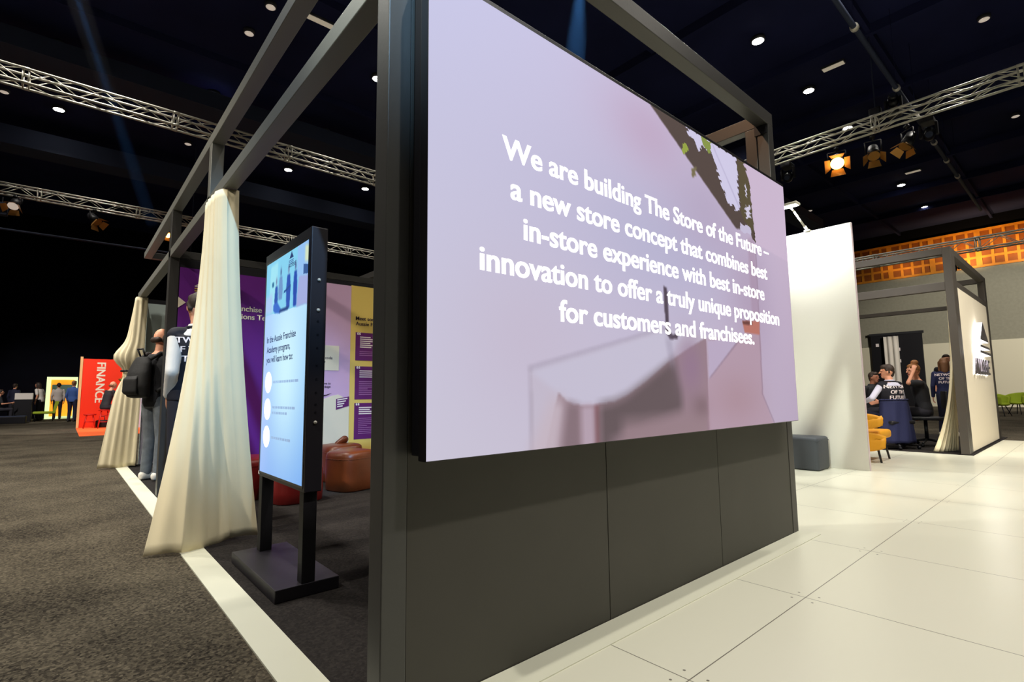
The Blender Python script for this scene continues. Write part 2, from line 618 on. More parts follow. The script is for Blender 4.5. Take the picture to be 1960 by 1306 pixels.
# ------------------------------------------------------------------ ceiling lamps
lit_labels = ['bright round ceiling lamp just below the left end of the upper left truss',
              'bright ceiling lamp left of the two dark overhead booth rails',
              'bright ceiling lamp left of the booth rails, lowest of that column above the lower truss',
              'bright ceiling lamp right of the tall cream curtain top, left one of a pair',
              'bright ceiling lamp nearest the tall dark column, right one of the pair under the truss',
              'bright ceiling lamp half hidden behind the top of the tall dark column',
              'biggest bright ceiling lamp above the right end of the big screen',
              'second bright ceiling lamp from the big screen in the row going right',
              'upper of two far bright ceiling lamps below the right truss',
              'lowest and farthest bright ceiling lamp right of the white panel',
              'bright ceiling lamp seen through the chords of the right truss']
dim_pts = [(-.6, 16.7), (2.96, 13.14), (3.1, 11.88), (-.4, 24.4), (2.84, 20.62), (-1.8, 20.38), (6.24, 16.69), (6.25, 24.5), (9.4, 24.4),
           (16.36, 1.16), (23.2, 1.16), (27.68, 8.91)]
dim_labels = ['unlit ceiling lamp near the upper left corner, left of the blue light beam',
              'large unlit ceiling lamp between the blue beam and the dark booth rail',
              'small unlit ceiling lamp at the very top beside the dark booth rail',
              'unlit ceiling lamp between the two left trusses, below the bright one',
              'unlit ceiling lamp under the point where booth rail and truss cross',
              'tiny unlit ceiling lamp at the left edge under the upper truss',
              'unlit pinkish ceiling lamp between booth rail and tall column above the truss',
              'unlit ceiling lamp just right of the tall cream curtain',
              'faint unlit ceiling lamp low beside the tall dark column',
              'unlit ceiling lamp in the upper right corner',
              'unlit ceiling lamp at the right edge under the right truss',
              'unlit ceiling lamp above the white panel and its lamp arm']


def downlight(x, y, lit, label, k):
    t = thing('ceiling_lamp', label, 'ceiling lamp', (x, y, 10), 0, 'lit ceiling lamps' if lit else 'unlit ceiling lamps')
    bm = bmesh.new()
    s = .85 if lit else .64
    lathe(bm, [(.17 * s, 0), (.2 * s, -.02), (.2 * s, -.09), (.16 * s, -.1)], n=28)
    obj('rim', bm, M['lamp_rim'], t, True)
    bm = bmesh.new()
    lathe(bm, [(.155 * s, -.1), (.16 * s, -.104), (.1 * s, -.125), (.02, -.13)], n=28)
    obj('lens', bm, M['lamp_on' if lit else 'lamp_dim'], t, True)
    return t


for k, ((x, y), lb) in enumerate(zip(LIT, lit_labels)):
    downlight(x, y, True, lb, k)
for k, ((x, y), lb) in enumerate(zip(dim_pts, dim_labels)):
    downlight(x, y, False, lb, k)

vents = [(4.17, 11.66, .62, .16, 'pale rectangular ceiling panel crossing the gap between the booth rail and column'),
         (15.66, 4.2, .18, .52, 'pale rectangular ceiling panel between two bright lamps over the right truss'),
         (26.1, 4.45, .18, .5, 'pale rectangular ceiling panel below the orange truss lamp')]
for x, y, sx, sy, lb in vents:
    t = thing('ceiling_panel', lb, 'ceiling panel', (x, y, 10), 0, 'pale ceiling panels')
    bx('frame', 'lamp_rim', t, -sx / 2 - .02, sx / 2 + .02, -sy / 2 - .02, sy / 2 + .02, -.05, 0)
    bx('diffuser', 'vent', t, -sx / 2, sx / 2, -sy / 2, sy / 2, -.07, -.05, bev=.008)


# ------------------------------------------------------------------ trusses
def truss(label, a, b, wd, seg=.42):
    a, b = Vector(a), Vector(b)
    d = (b - a).normalized()
    L = (b - a).length
    s = Vector((0, 0, 1)).cross(d)
    t = thing('lighting_truss', label, 'truss', a, 0, 'aluminium lighting trusses')
    c = [Vector((0, 0, 0)), s * wd, Vector((0, 0, wd)), s * wd + Vector((0, 0, wd))]
    for q in c:
        bm = bmesh.new()
        tube(bm, q, q + d * L, .026, 10)
        obj('chord', bm, M['alu'], t, True)
    bm = bmesh.new()
    n = int(L / seg)
    for i in range(n):
        f0, f1 = d * (i * seg), d * ((i + 1) * seg)
        for p, q in ((0, 1), (2, 3), (0, 2), (1, 3)):
            if i % 2:
                p, q = q, p
            tube(bm, c[p] + f0, c[q] + f1, .010, 6)
        if i % 6 == 0:
            for p, q in ((0, 1), (2, 3), (0, 2), (1, 3)):
                tube(bm, c[p] + f0, c[q] + f0, .014, 6)
                tube(bm, c[p] + f0 + d * .09, c[q] + f0 + d * .09, .014, 6)
            for q in c:
                tube(bm, q + f0 - d * .01, q + f0 + d * .1, .034, 8)
    obj('lacing', bm, M['alu'], t, True)
    return t


truss('aluminium truss crossing the upper left ceiling, the nearer of the two left trusses', (-6, 13.48, 7.2), (13.9, 13.48, 7.2), .29)
truss('aluminium truss lower on the left, behind the cream curtain and signage stand', (-6, 21.31, 7.2), (22, 21.31, 7.2), .29)
truss('aluminium truss on the right carrying stage lamps above the white panel', (14.52, -2, 7.2), (14.52, 13.2, 7.2), .29)
truss('far truss just below the orange lattice on the right hall wall', (20.3, -3, 5.06), (20.3, 16, 5.06), .33)

# dark pipe with clamps running along the right part of the ceiling
t = thing('ceiling_pipe', 'long dark pipe with pale clamps running behind the right truss', 'pipe', (3, 2.6, 8))
bm = bmesh.new()
tube(bm, (0, 0, 0), (24, 0, 0), .05, 10)
obj('pipe', bm, M['ceil_dark'], t, True)
for x in (8.2, 11.3, 13.2, 15.4, 17.2, 19):
    bm = bmesh.new()
    tube(bm, (x - .05, 0, 0), (x + .05, 0, 0), .075, 10)
    obj('clamp', bm, M['alu'], t, True)
    bm = bmesh.new()
    tube(bm, (x, 0, .06), (x, 0, 2.0), .006, 6)
    obj('hanger', bm, M['ceil'], t, True)
t = thing('drape_rail', 'thin dark rail across the black drapes on the left', 'rail', (-6, 20, 5.75))
bm = bmesh.new()
tube(bm, (0, 0, 0), (18, 0, 0), .03, 8)
obj('rail', bm, M['ceil_dark'], t, True)
for x in (1, 9, 17):
    bm = bmesh.new()
    tube(bm, (x, 0, 0), (x, 0, 4.25), .012, 6)
    obj('hanger', bm, M['ceil_dark'], t, True)


# ------------------------------------------------------------------ stage lamps on the trusses
def parcan(label, loc, aim, lens, size=1.0, drop=.25, doors='gold_door'):
    t = thing('stage_lamp', label, 'stage lamp', loc, 0, 'stage lamps on the trusses')
    a = Vector(aim).normalized()
    drop = 7.168 - loc[2] - .06
    bm = bmesh.new()
    tube(bm, -a * .16 * size, a * .12 * size, .085 * size, 18, .11 * size)
    tube(bm, -a * .2 * size, -a * .15 * size, .05 * size, 12, .085 * size)
    obj('body', bm, M['black'], t, True)
    s = a.cross(Vector((0, 0, 1))).normalized()
    bm = bmesh.new()
    path(bm, [s * .13 * size, s * .13 * size + Vector((0, 0, drop * .75)), -s * .13 * size + Vector((0, 0, drop * .75)), -s * .13 * size], .012, 6)
    tube(bm, (0, 0, drop * .75), (0, 0, drop + .06), .02, 8)
    tube(bm, Vector((0, 0, drop)) - s * .05, Vector((0, 0, drop)) + s * .05, .04, 8)
    obj('yoke', bm, M['black'], t, True)
    bm = bmesh.new()
    tube(bm, a * .122 * size, a * .128 * size, .1 * size, 20)
    obj('lens', bm, M[lens], t)
    u = s.cross(a)
    for q in (s, -s, u, -u):
        w_ = q.cross(a).normalized()
        bm = bmesh.new()
        p = a * .13 * size + q * .1 * size
        e = p + (a * .8 + q * .6).normalized() * .13 * size
        prism(bm, [p - w_ * .08 * size, p + w_ * .08 * size, e + w_ * .11 * size, e - w_ * .11 * size], q * .004)
        obj('barn_door', bm, M['barn'], t)
    return t


M['barn'] = mat('barn', srgb(190, 140, 70), .45, .5)
dn = (-.55, -.15, -.8)
parcan('stage lamp glowing orange under the right truss', (14.54, 3.98, 6.78), (-.7, -.2, -.55), 'lamp_orange', 1.5, .4)
parcan('stage lamp with tan barn doors hanging under the truss, next right of the glowing one', (14.54, 3.2, 6.72), dn, 'barn', 1.25, .45)
parcan('stage lamp with lit tan barn doors, farthest right of the three under the right truss', (14.54, 2.52, 6.74), (-.4, .3, -.8), 'barn', 1.25, .4)
parcan('stage lamp with orange glint under the lower left truss', (.45, 21.31, 6.82), (.5, -.5, -.7), 'barn', 1.3, .4)
parcan('round stage lamp at the left edge under the lower left truss', (-1.43, 21.31, 6.9), (-.2, -.6, -.75), 'lamp_dim', 1.3, .3)
parcan('small orange stage lamp seen under the far end of the upper booth rail', (2.46, 21.31, 6.72), (.2, -.7, -.6), 'lamp_orange', .9, .4)
spot('stage_lamp_beam', (14.5, 3.95, 6.7), (9, 2, 0), 500, (1, .6, .25), 50, .6, .1)


def moving_head(label, loc, upside=False):
    t = thing('moving_light', label, 'stage lamp', loc, 0, 'moving head stage lights')
    k = -1 if upside else 1
    bm = bmesh.new()
    box(bm, -.16, .16, -.13, .13, 0 if k > 0 else -.12, .12 if k > 0 else 0, bev=.02)
    obj('base', bm, M['black'], t)
    for s in (-1, 1):
        bx('yoke_arm', 'black', t, -.05, .05, s * .15 - .025, s * .15 + .025, min(k * .121, k * .42), max(k * .121, k * .42), bev=.01)
    bm = bmesh.new()
    ellipsoid(bm, (0, 0, k * .36), .13, .12, .16)
    tube(bm, (-.06, 0, k * .38), (-.17, -.03, k * .44), .085, 16)
    obj('head', bm, M['black_gloss'], t, True)
    bm = bmesh.new()
    tube(bm, (-.17, -.03, k * .44), (-.178, -.032, k * .443), .07, 16)
    obj('lens', bm, M['ceil_dark'], t)
    return t


moving_head('dark moving head light standing on top of the right truss', (14.66, 2.75, 7.52))
moving_head('dark moving head light hanging right of the tan barn door lamps', (14.66, 2.15, 7.17), True)
moving_head('dark moving head light hanging from the right truss just beside the booth corner post', (14.66, 5.2, 7.17), True)
moving_head('dark moving head light hanging under the far truss before the orange lattice', (20.46, 2.75, 5.03), True)
"""right truss power box"""
t = thing('rigging_motor', 'dark chain hoist clamped in the middle of the right truss', 'hoist', (14.66, 3.12, 7.55))
bx('body', 'black', t, -.1, .1, -.12, .12, -.03, .30, bev=.02)
bm = bmesh.new()
tube(bm, (0, 0, .30), (0, 0, 2.45), .012, 6)
obj('chain', bm, M['ceil_dark'], t)
t = thing('hanging_speaker', 'small dark box hanging under the lower left truss at the left edge', 'speaker', (-1.75, 21.9, 6.62))
bx('body', 'ceil_dark', t, -.14, .14, -.12, .12, 0, .4, bev=.015)
bm = bmesh.new()
tube(bm, (0, 0, .4), (0, 0, .58), .02, 8)
obj('bracket', bm, M['black'], t)


# ================================================================== the black booth with the big screen
X0, X1, Y0 = .765, .852, 1.495
bf = thing('booth_frame', 'tall black square-section frame of posts and overhead rails round the big screen booth', 'booth frame')
fb = lambda n, *a: bx(n, 'black_frame', bf, *a, bev=.004)
bx('post', 'rail_shaded', bf, X0, X1, Y0, Y0 + .087, 0, 2.965, bev=.004)
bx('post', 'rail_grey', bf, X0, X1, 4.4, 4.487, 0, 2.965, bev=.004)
fb('post', X0, X1, 6.3, 6.42, 0, 2.965)
fb('post', 3.887, 3.974, Y0, Y0 + .085, 0, 3.0)
fb('post', 3.887, 3.974, Y0 + .089, Y0 + .174, 0, 3.0)
fb('post', X0, X1, 9.2, 9.287, 0, 2.455)
fb('post', 3.887, 3.974, 6.3, 6.387, 0, 3.0)
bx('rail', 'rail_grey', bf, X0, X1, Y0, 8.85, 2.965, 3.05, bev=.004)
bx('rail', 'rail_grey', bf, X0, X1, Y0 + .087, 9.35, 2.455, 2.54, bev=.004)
fb('rail', X1, 3.974, Y0, Y0 + .087, 3.0, 3.1)
fb('rail', 3.887, 3.974, Y0 + .087, 8.85, 3.0, 3.1)
fb('rail', X1, 3.887, 8.763, 8.85, 2.965, 3.05)
fb('rail', X1, 3.887, 6.31, 6.4, 2.46, 2.54)
bx('bracket', 'black', bf, 3.879, 3.887, Y0 + .012, Y0 + .10, 2.93, 3.06)  # thin dark square high on the side of the post

dw = thing('booth_wall', 'charcoal wall of three flat panels under the big screen', 'booth wall', (0, 0, 0))
for a, b in ((X1, 1.862), (1.864, 2.876), (2.878, 3.885)):
    bx('panel', 'black_wall', dw, a + .001, b - .001, Y0 + .003, Y0 + .035, 0.004, 2.43, bev=.0015)

# ---- LED screen
LX0, LX1, LZ0, LZ1, LY = .86, 3.824, .79, 2.452, 1.395
led = thing('led_screen', 'huge lit screen with white text about a new store on pale lilac', 'screen', (0, 0, 0))
bx('mounting_frame', 'black', led, LX0 + .004, LX1 - .01, 1.447, 1.493, LZ0 + .01, LZ1 + .01, bev=.004)
bx('cabinet', 'cabinet', led, LX0, LX1 + .01, LY + .002, 1.445, LZ0 - .004, LZ1 + .022, bev=.004)


def blur(a, r):
    r = int(r)
    if r < 1:
        return a
    for ax in (0, 1):
        p = np.pad(a, [(r + 1, r) if i == ax else (0, 0) for i in (0, 1)], mode='edge')
        c = np.cumsum(p, axis=ax)
        n = a.shape[ax]
        if ax == 0:
            a = (c[2 * r + 1:2 * r + 1 + n] - c[:n]) / (2 * r + 1)
        else:
            a = (c[:, 2 * r + 1:2 * r + 1 + n] - c[:, :n]) / (2 * r + 1)
    return a


def inpoly(px, pz, poly):
    m = np.zeros(px.shape, bool)
    j = len(poly) - 1
    for i in range(len(poly)):
        xi, zi = poly[i]
        xj, zj = poly[j]
        c = ((zi > pz) != (zj > pz)) & (px < (xj - xi) * (pz - zi) / ((zj - zi) or 1e-9) + xi)
        m ^= c
        j = i
    return m.astype(float)


class Pic:
    """a picture painted by layers on the cells of a screen"""

    def __init__(s, x0, x1, z0, z1, nx, nz):
        s.px, s.pz = np.meshgrid(x0 + (np.arange(nx) + .5) / nx * (x1 - x0), z0 + (np.arange(nz) + .5) / nz * (z1 - z0))
        s.c = np.zeros((nz, nx, 3))
        s.u = (s.px - x0) / (x1 - x0)
        s.v = (s.pz - z0) / (z1 - z0)

    def lay(s, mask, col):
        s.c = s.c * (1 - mask[..., None]) + np.asarray(col, float) * mask[..., None]

    def poly(s, pts, col, r=0, jag=None, a=1.0):
        px, pz = s.px, s.pz
        if jag:
            f, amp = jag
            px = px + amp * np.sin(f * pz + 3 * np.sin(f * .37 * pz)) + .6 * amp * np.sin(2.3 * f * px + f * 1.7 * pz)
            pz = pz + amp * np.sin(f * .8 * px + 1)
        s.lay(a * blur(inpoly(px, pz, pts), r), col)

    def glow(s, x, z, rx, rz, col, a=1):
        s.lay(a * np.exp(-((s.px - x) / rx) ** 2 - ((s.pz - z) / rz) ** 2), col)

    def bilinear(s, tl, tr, bl, br):
        tl, tr, bl, br = (np.asarray(q, float) for q in (tl, tr, bl, br))
        u, v = s.u[..., None], s.v[..., None]
        s.c = (bl * (1 - u) + br * u) * (1 - v) + (tl * (1 - u) + tr * u) * v


def screen_mesh(name, pic, corners, m, parent):
    """corners: bottom-left, bottom-right, top-left of the display as seen from the front"""
    nz, nx, _ = pic.c.shape
    o, r, t = (np.array(c, float) for c in corners)
    U, V = np.meshgrid(np.arange(nx + 1) / nx, np.arange(nz + 1) / nz)
    co_ = o + U[..., None] * (r - o) + V[..., None] * (t - o)
    idx = np.arange((nx + 1) * (nz + 1)).reshape(nz + 1, nx + 1)
    f = np.stack([idx[:-1, :-1], idx[:-1, 1:], idx[1:, 1:], idx[1:, :-1]], -1).reshape(-1, 4)
    me = bpy.data.meshes.new(name)
    me.vertices.add(len(co_.reshape(-1, 3)))
    me.vertices.foreach_set('co', co_.reshape(-1))
    me.loops.add(f.size)
    me.loops.foreach_set('vertex_index', f.reshape(-1))
    me.polygons.add(len(f))
    me.polygons.foreach_set('loop_start', np.arange(0, f.size, 4))
    me.update(calc_edges=True)
    c = np.clip(pic.c / 255, 0, 1)
    lin = np.where(c <= .04045, c / 12.92, ((c + .055) / 1.055) ** 2.4).reshape(-1, 3)
    a = me.color_attributes.new('picture', 'FLOAT_COLOR', 'CORNER')
    rgba = np.concatenate([lin, np.ones((len(lin), 1))], 1)
    a.data.foreach_set('color', np.repeat(rgba, 4, axis=0).reshape(-1).astype(np.float32))
    return link(name, me, m, parent)


P = Pic(LX0, LX1, LZ0, LZ1, 592, 332)
P.bilinear((197, 196, 228), (202, 182, 206), (201, 196, 214), (182, 164, 188))
P.glow(2.3, 1.75, .75, .35, (179, 178, 208), .75)
P.glow(2.15, 2.3, .35, .22, (190, 166, 194), .8)
P.glow(2.7, 2.0, .4, .3, (178, 162, 190), .7)
P.glow(1.3, 1.2, .35, .3, (196, 184, 204), .6)
P.glow(3.2, 1.55, .3, .4, (172, 152, 178), .7)
# wall of the house picture: ledge, curved stair edge and the shade below it
ledge = [(1.305, 1.09), (1.821, 1.211), (2.24, 1.312), (2.62, 1.29), (2.62, .79), (1.309, .79)]
P.poly(ledge, (190, 180, 196), 1, a=.55)
P.poly([(1.295, 1.095), (1.821, 1.219), (2.24, 1.32), (2.24, 1.304), (1.821, 1.203), (1.305, 1.08)], (158, 148, 168), 2, a=.7)
P.poly([(1.298, 1.09), (1.312, 1.09), (1.316, .79), (1.302, .79)], (160, 148, 165), 2, a=.6)
P.poly([(1.305, 1.08), (1.821, 1.203), (2.24, 1.304), (2.4, 1.3), (2.23, 1.14), (2.046, 1.044), (1.899, .985), (1.808, .957), (1.642, .943), (1.541, .95), (1.47, .984)],
       (196, 190, 210), 3)
curve = [(1.455, 1.0), (1.50, .965), (1.541, .95), (1.642, .943), (1.808, .957), (1.899, .983), (2.046, 1.044), (2.227, 1.136), (2.427, 1.217), (2.615, 1.285)]
P.poly(curve + [(2.615, .79), (1.38, .79)], (150, 126, 136), 1)
P.poly([(1.42, .99), (1.5, .965), (1.46, .79), (1.3, .79)], (196, 180, 192), 8, a=.9)
P.poly([(1.5, .962), (1.575, .946), (1.575, .79), (1.47, .79)], (128, 108, 116), 5, a=.75)
P.poly([(1.585, .945), (1.665, .943), (1.665, .79), (1.585, .79)], (182, 162, 178), 4, a=.9)
P.poly([(1.67, .943), (1.70, .945), (1.70, .79), (1.67, .79)], (140, 92, 100), 2, a=.7)
P.poly([(1.70, .945), (1.808, .957), (1.899, .983), (2.3, 1.165), (2.35, 1.0), (2.35, .90), (1.76, .79), (1.70, .79)], (98, 84, 88), 7, a=.95)
P.poly([(1.85, .79), (2.6, .79), (2.6, .88), (1.85, .87)], (150, 126, 134), 8, a=.9)
P.glow(2.45, 1.12, .12, .14, (146, 118, 142), .9)
P.glow(2.55, .92, .1, .06, (112, 90, 96), .6)
P.poly([(2.63, 1.28), (3.02, 1.31), (3.30, 1.36), (3.287, .973), (3.42, .79), (2.6, .79)], (176, 148, 164), 2, a=.85)
P.glow(2.95, .95, .3, .15, (170, 140, 152), .8)
P.poly([(2.634, 1.27), (2.628, 1.06), (3.03, 1.31)], (184, 168, 194), 1)
P.poly([(2.628, 1.065), (2.64, 1.065), (3.04, 1.31), (3.02, 1.31)], (132, 108, 126), 1, a=.7)
P.poly([(2.605, 1.27), (2.618, 1.27), (2.60, .79), (2.588, .79)], (150, 122, 136), 1, a=.7)
P.poly([(3.30, 1.9), (3.315, 1.9), (3.29, .973), (3.44, .79), (3.425, .79), (3.275, .973)], (140, 116, 136), 1, a=.6)
P.poly([(3.2, 1.95), (3.30, 1.97), (3.30, 1.42), (3.2, 1.42)], (166, 140, 164), 3, a=.6)
P.poly([(3.06, 1.415), (3.30, 1.435), (3.29, 1.345), (3.085, 1.345)], (184, 116, 104), 1)
P.poly([(3.06, 1.415), (3.20, 1.425), (3.20, 1.40), (3.07, 1.395)], (110, 66, 62), 1)
# hanging lamp stem
P.poly([(2.222, 1.52), (2.254, 1.515), (2.258, 1.30), (2.29, 1.278), (2.345, 1.30), (2.33, 1.262), (2.262, 1.255), (2.226, 1.29)], (84, 72, 86), 1)
P.poly([(2.226, 1.27), (2.262, 1.26), (2.29, 1.10), (2.26, 1.14)], (150, 142, 164), 5, a=.7)
# dark eaves, foliage and the patch of sky between them
P.poly([(2.154, 2.46), (2.52, 2.46), (3.0, 2.46), (3.19, 2.45), (3.262, 2.36), (3.285, 2.17), (3.30, 2.02), (3.31, 1.965), (3.27, 1.96), (3.24, 2.01), (3.05, 1.985)], (82, 68, 64), 1)
sky = [(2.50, 2.46), (3.10, 2.46), (3.10, 2.30), (3.118, 2.20), (3.13, 2.12), (3.06, 2.11), (2.96, 2.13), (2.86, 2.27), (2.79, 2.375), (2.70, 2.40), (2.62, 2.36)]
P.poly(sky, (206, 200, 228), 0, jag=(90, .014))
P.poly([(2.80, 2.44), (2.815, 2.44), (3.12, 2.13), (3.11, 2.12)], (172, 164, 196), 1, a=.6)
P.poly([(3.19, 2.45), (3.84, 2.46), (3.84, 1.9), (3.31, 1.94), (3.302, 2.05), (3.285, 2.2), (3.262, 2.36)], (202, 182, 206), 1)
P.poly([(3.11, 2.45), (3.20, 2.45), (3.26, 2.36), (3.285, 2.18), (3.30, 2.0), (3.20, 2.03), (3.14, 2.1), (3.12, 2.25)], (86, 76, 54), 0, jag=(70, .012))
P.poly([(3.19, 2.17), (3.25, 2.17), (3.26, 2.09), (3.2, 2.09)], (206, 200, 222), 0, jag=(120, .012))
P.poly([(3.205, 2.32), (3.225, 2.3), (3.225, 2.22), (3.21, 2.24)], (206, 200, 222), 0, jag=(120, .006))
P.poly([(3.10, 2.03), (3.25, 2.035), (3.25, 1.985), (3.10, 1.98)], (196, 188, 214), 0, jag=(80, .006))
P.poly([(3.27, 2.02), (3.305, 2.02), (3.315, 1.95), (3.285, 1.945)], (78, 66, 56), 0, jag=(140, .008))
P.poly([(2.455, 2.335), (2.475, 2.352), (2.52, 2.33), (2.50, 2.285), (2.47, 2.275)], (146, 160, 66), 0, jag=(90, .008))
P.poly([(2.68, 2.46), (2.79, 2.45), (2.78, 2.40), (2.74, 2.375), (2.69, 2.40)], (132, 146, 70), 0, jag=(80, .008))
P.poly([(2.55, 2.22), (2.60, 2.245), (2.60, 2.19), (2.56, 2.17)], (118, 108, 78), 1, jag=(90, .008))
screen_mesh('display', P, ((LX0, LY, LZ0), (LX1, LY, LZ0), (LX0, LY, LZ1)), M['screen'], led)
bm = text_bm([('We are building The Store of the Future \u2013', 2.34, 1.872, 2.318), ('a new store concept that combines best', 2.337, 1.722, 2.236),
              ('in-store experience with best in-store', 2.337, 1.577, 2.109), ('innovation to offer a truly unique proposition', 2.337, 1.430, 2.528),
              ('for customers and franchisees.', 2.337, 1.281, 1.737)], cap=.090, bold=.014, heavy=.0022)
obj('lettering', place(bm, (0, LY - .0015, 0), (1, 0, 0), (0, 0, 1)), M['white_text'], led)

# ---- graphic wall at the back of the booth
gw = thing('graphic_wall', 'purple, lilac and yellow printed wall at the back of the black booth', 'display wall', (0, 6.3, 0))
bx('core', 'black', gw, X1, 3.887, .006, .06, .004, 2.455)
pb = lambda n, m, x0, x1, z0, z1, y=.0, d=.006: bx(n, m, gw, x0, x1, y - d, y, z0, z1)
pb('purple_panel', 'purple', .86, 2.1, .02, 2.36, .006)
pb('lilac_panel', 'lilac', 2.101, 2.746, .02, 2.40, .006)
pb('yellow_panel', 'yellow', 2.747, 3.7, .02, 2.41, .006)
bm = text_bm([('Franchise', 1.675, 1.948, None), ('Operations Team', 1.82, 1.858, None)], cap=.062, bold=.035, align='RIGHT')
obj('heading', place(bm, (0, -.0025, 0), (1, 0, 0), (0, 0, 1)), M['cream'], gw)
bm = bmesh.new()
for pts in ([(1.0, 2.175), (1.10, 2.255), (1.20, 2.175), (1.175, 2.175), (1.10, 2.235), (1.025, 2.175)], [(1.0, 2.165), (1.0, 2.18), (1.20, 2.18), (1.20, 2.165)]):
    prism(bm, [(x, -.004, z) for x, z in pts], (0, .003, 0))
obj('emblem', bm, M['print_white'], gw)
bm = bmesh.new()
for z in (2.14, 2.115):
    box(bm, 1.0, 1.20, -.004, -.001, z, z + .014)
obj('emblem_bar', bm, M['gold'], gw)
bm = bmesh.new()
prism(bm, [(.856, -.004, 2.04), (.925, -.004, 1.985), (.856, -.004, 1.925)], (0, .003, 0))
obj('arrow', bm, M['cream'], gw)
bm = text_bm([('Meet some', 2.813, 1.962, None), ('Aussie Franchisees', 2.813, 1.892, None)], cap=.05, bold=.03, align='LEFT')
obj('heading', place(bm, (0, -.0025, 0), (1, 0, 0), (0, 0, 1)), M['ink'], gw)
for z0, z1, nh in ((1.436, 1.80, 6), (.935, 1.36, 4), (.43, .888, 4)):
    c = pb('quote_card', 'card_purple', 2.815, 3.42, z0, z1, -.0005, .003)
    bm = text_bm([('\u201c', 2.835, z1 - .085, None)], cap=.09, bold=.05, align='LEFT')
    bmb = place(bm, (0, -.0045, 0), (1, 0, 0), (0, 0, 1))
    rnd = random.Random(int(z1 * 100))
    for i in range(nh):
        z = z1 - .065 - i * .026
        box(bmb, 2.875, 2.875 + rnd.uniform(.13, .24), -.0048, -.004, z, z + .013)
    obj('quote_heading', bmb, M['print_white'], c)
    bmb = bmesh.new()
    n = int((z1 - .065 - nh * .026 - .03 - z0 - .03) / .024)
    for i in range(n):
        z = z1 - .065 - nh * .026 - .03 - i * .024
        box(bmb, 2.87, 2.87 + (rnd.uniform(.2, .25) if i % 5 < 4 else .12), -.0048, -.004, z, z + .007)
    obj('quote_lines', bmb, M['print_faint'], c)
c = pb('notice', 'cream', 2.30, 2.60, 1.30, 1.61, -.0005, .003)
bm = text_bm([('code', 2.47, 1.44, None)], cap=.034, bold=.03, align='CENTER')
prism(bm, [(2.405, 1.41, 0), (2.43, 1.41, 0), (2.4175, 1.388, 0)], (0, 0, .0005))
obj('lettering', place(bm, (0, -.0045, 0), (1, 0, 0), (0, 0, 1)), M['ink'], c)
bm = text_bm([('drive to', 2.44, 1.125, None), ('package', 2.44, 1.085, None)], cap=.028, bold=.03, align='CENTER')
obj('caption', place(bm, (0, -.0025, 0), (1, 0, 0), (0, 0, 1)), M['ink'], gw)
bm = bmesh.new()
pts = [(2.12, .40), (2.745, .40), (2.745, .93), (2.60, 1.0), (2.52, .985), (2.44, .955), (2.36, .935), (2.24, .92), (2.12, .92)]
prism(bm, [(x, -.003, z) for x, z in pts], (0, .0025, 0))
obj('printed_chair', bm, M['cream'], gw)
bm = bmesh.new()
prism(bm, [(x, -.0042, z) for x, z in [(2.12, .95), (2.36, .965), (2.46, .99), (2.52, 1.02), (2.45, 1.0), (2.3, .985), (2.12, .985)]], (0, .001, 0))
obj('printed_shadow', bm, M['ink'], gw)
bm = bmesh.new()
prism(bm, [(2.575, -.005, .81), (2.575, -.005, .945), (2.742, -.005, .975), (2.742, -.005, .855)], (0, .0015, 0))
c = obj('printed_tag', bm, M['card_purple'], gw)
bm = bmesh.new()
for i in range(4):
    z = .925 - i * .028
    prism(bm, [(2.59, -.0062, z), (2.59, -.0062, z + .015), (2.72 - .02 * i, -.0062, z + .033 - .003 * i), (2.72 - .02 * i, -.0062, z + .018 - .003 * i)], (0, .001, 0))
obj('lettering', bm, M['print_white'], c)

# ---- the booth behind: pale back wall
cw = thing('booth_back_wall', 'pale grey-green back wall of the booth where the backpack man stands', 'booth wall', (0, 9.3, 0))
bx('panel', 'grey_light', cw, .885, 3.887, 0, .05, .02, 2.39)
bx('header', 'black', cw, .853, 3.887, .004, .05, 2.391, 2.455)
bx('plinth', 'black', cw, .853, 3.887, .004, .05, .004, .02)
bx('lower_panel', 'lilac_cloth', cw, .89, 3.8, -.006, -.001, .022, 1.0)

# ---- signage totem
TX = .935
tt = thing('digital_totem', 'black portrait signage totem with a pale blue screen on a flat base', 'signage totem', (0, 0, 0))
bx('base', 'totem', tt, .82, 1.137, 2.685, 3.52, .003, .066, bev=.004)
bx('leg', 'black', tt, TX + .01, TX + .078, 2.69, 2.752, .066, .6, bev=.003)
bx('leg', 'black', tt, TX + .01, TX + .078, 3.405, 3.467, .066, .6, bev=.003)
hs = bx('housing', 'totem', tt, TX + .001, TX + .088, 2.658, 3.462, .512, 1.885, bev=.005)
bx('label', 'print_white', hs, TX - .001, TX + .0005, 3.43, 3.455, .522, .54)
bx('bezel', 'bezel', hs, TX - .001, TX + .0008, 2.68, 3.44, .53, 1.832)
for z in (1.60, 1.44, .86):
    bm = bmesh.new()
    tube(bm, (TX + .045, 2.66, z), (TX + .045, 2.652, z), .0085, 14)
    obj('rivet', bm, M['alu'], hs, True)
bm = bmesh.new()
for z in (1.38, 1.31, 1.24, 1.15, 1.08, 1.01, .95, .91):
    tube(bm, (TX + .045, 2.659, z), (TX + .045, 2.6565, z), .006, 10)
obj('vent_hole', bm, M['black_gloss'], hs)
DY0, DY1, DZ0, DZ1 = 2.692, 3.425, .542, 1.818
Q = Pic(DY1, DY0, DZ0, DZ1, 150, 262)
Q.bilinear((176, 214, 250), (188, 230, 250), (140, 178, 240), (120, 170, 236))
Q.glow(3.0, 1.15, .3, .5, (206, 242, 252), .95)
Q.glow(3.4, 1.0, .12, .5, (178, 202, 250), .8)
ph = [(3.43, 1.83), (2.68, 1.83), (2.68, 1.474), (3.43, 1.494)]
Q.poly(ph, (132, 206, 236), 0)
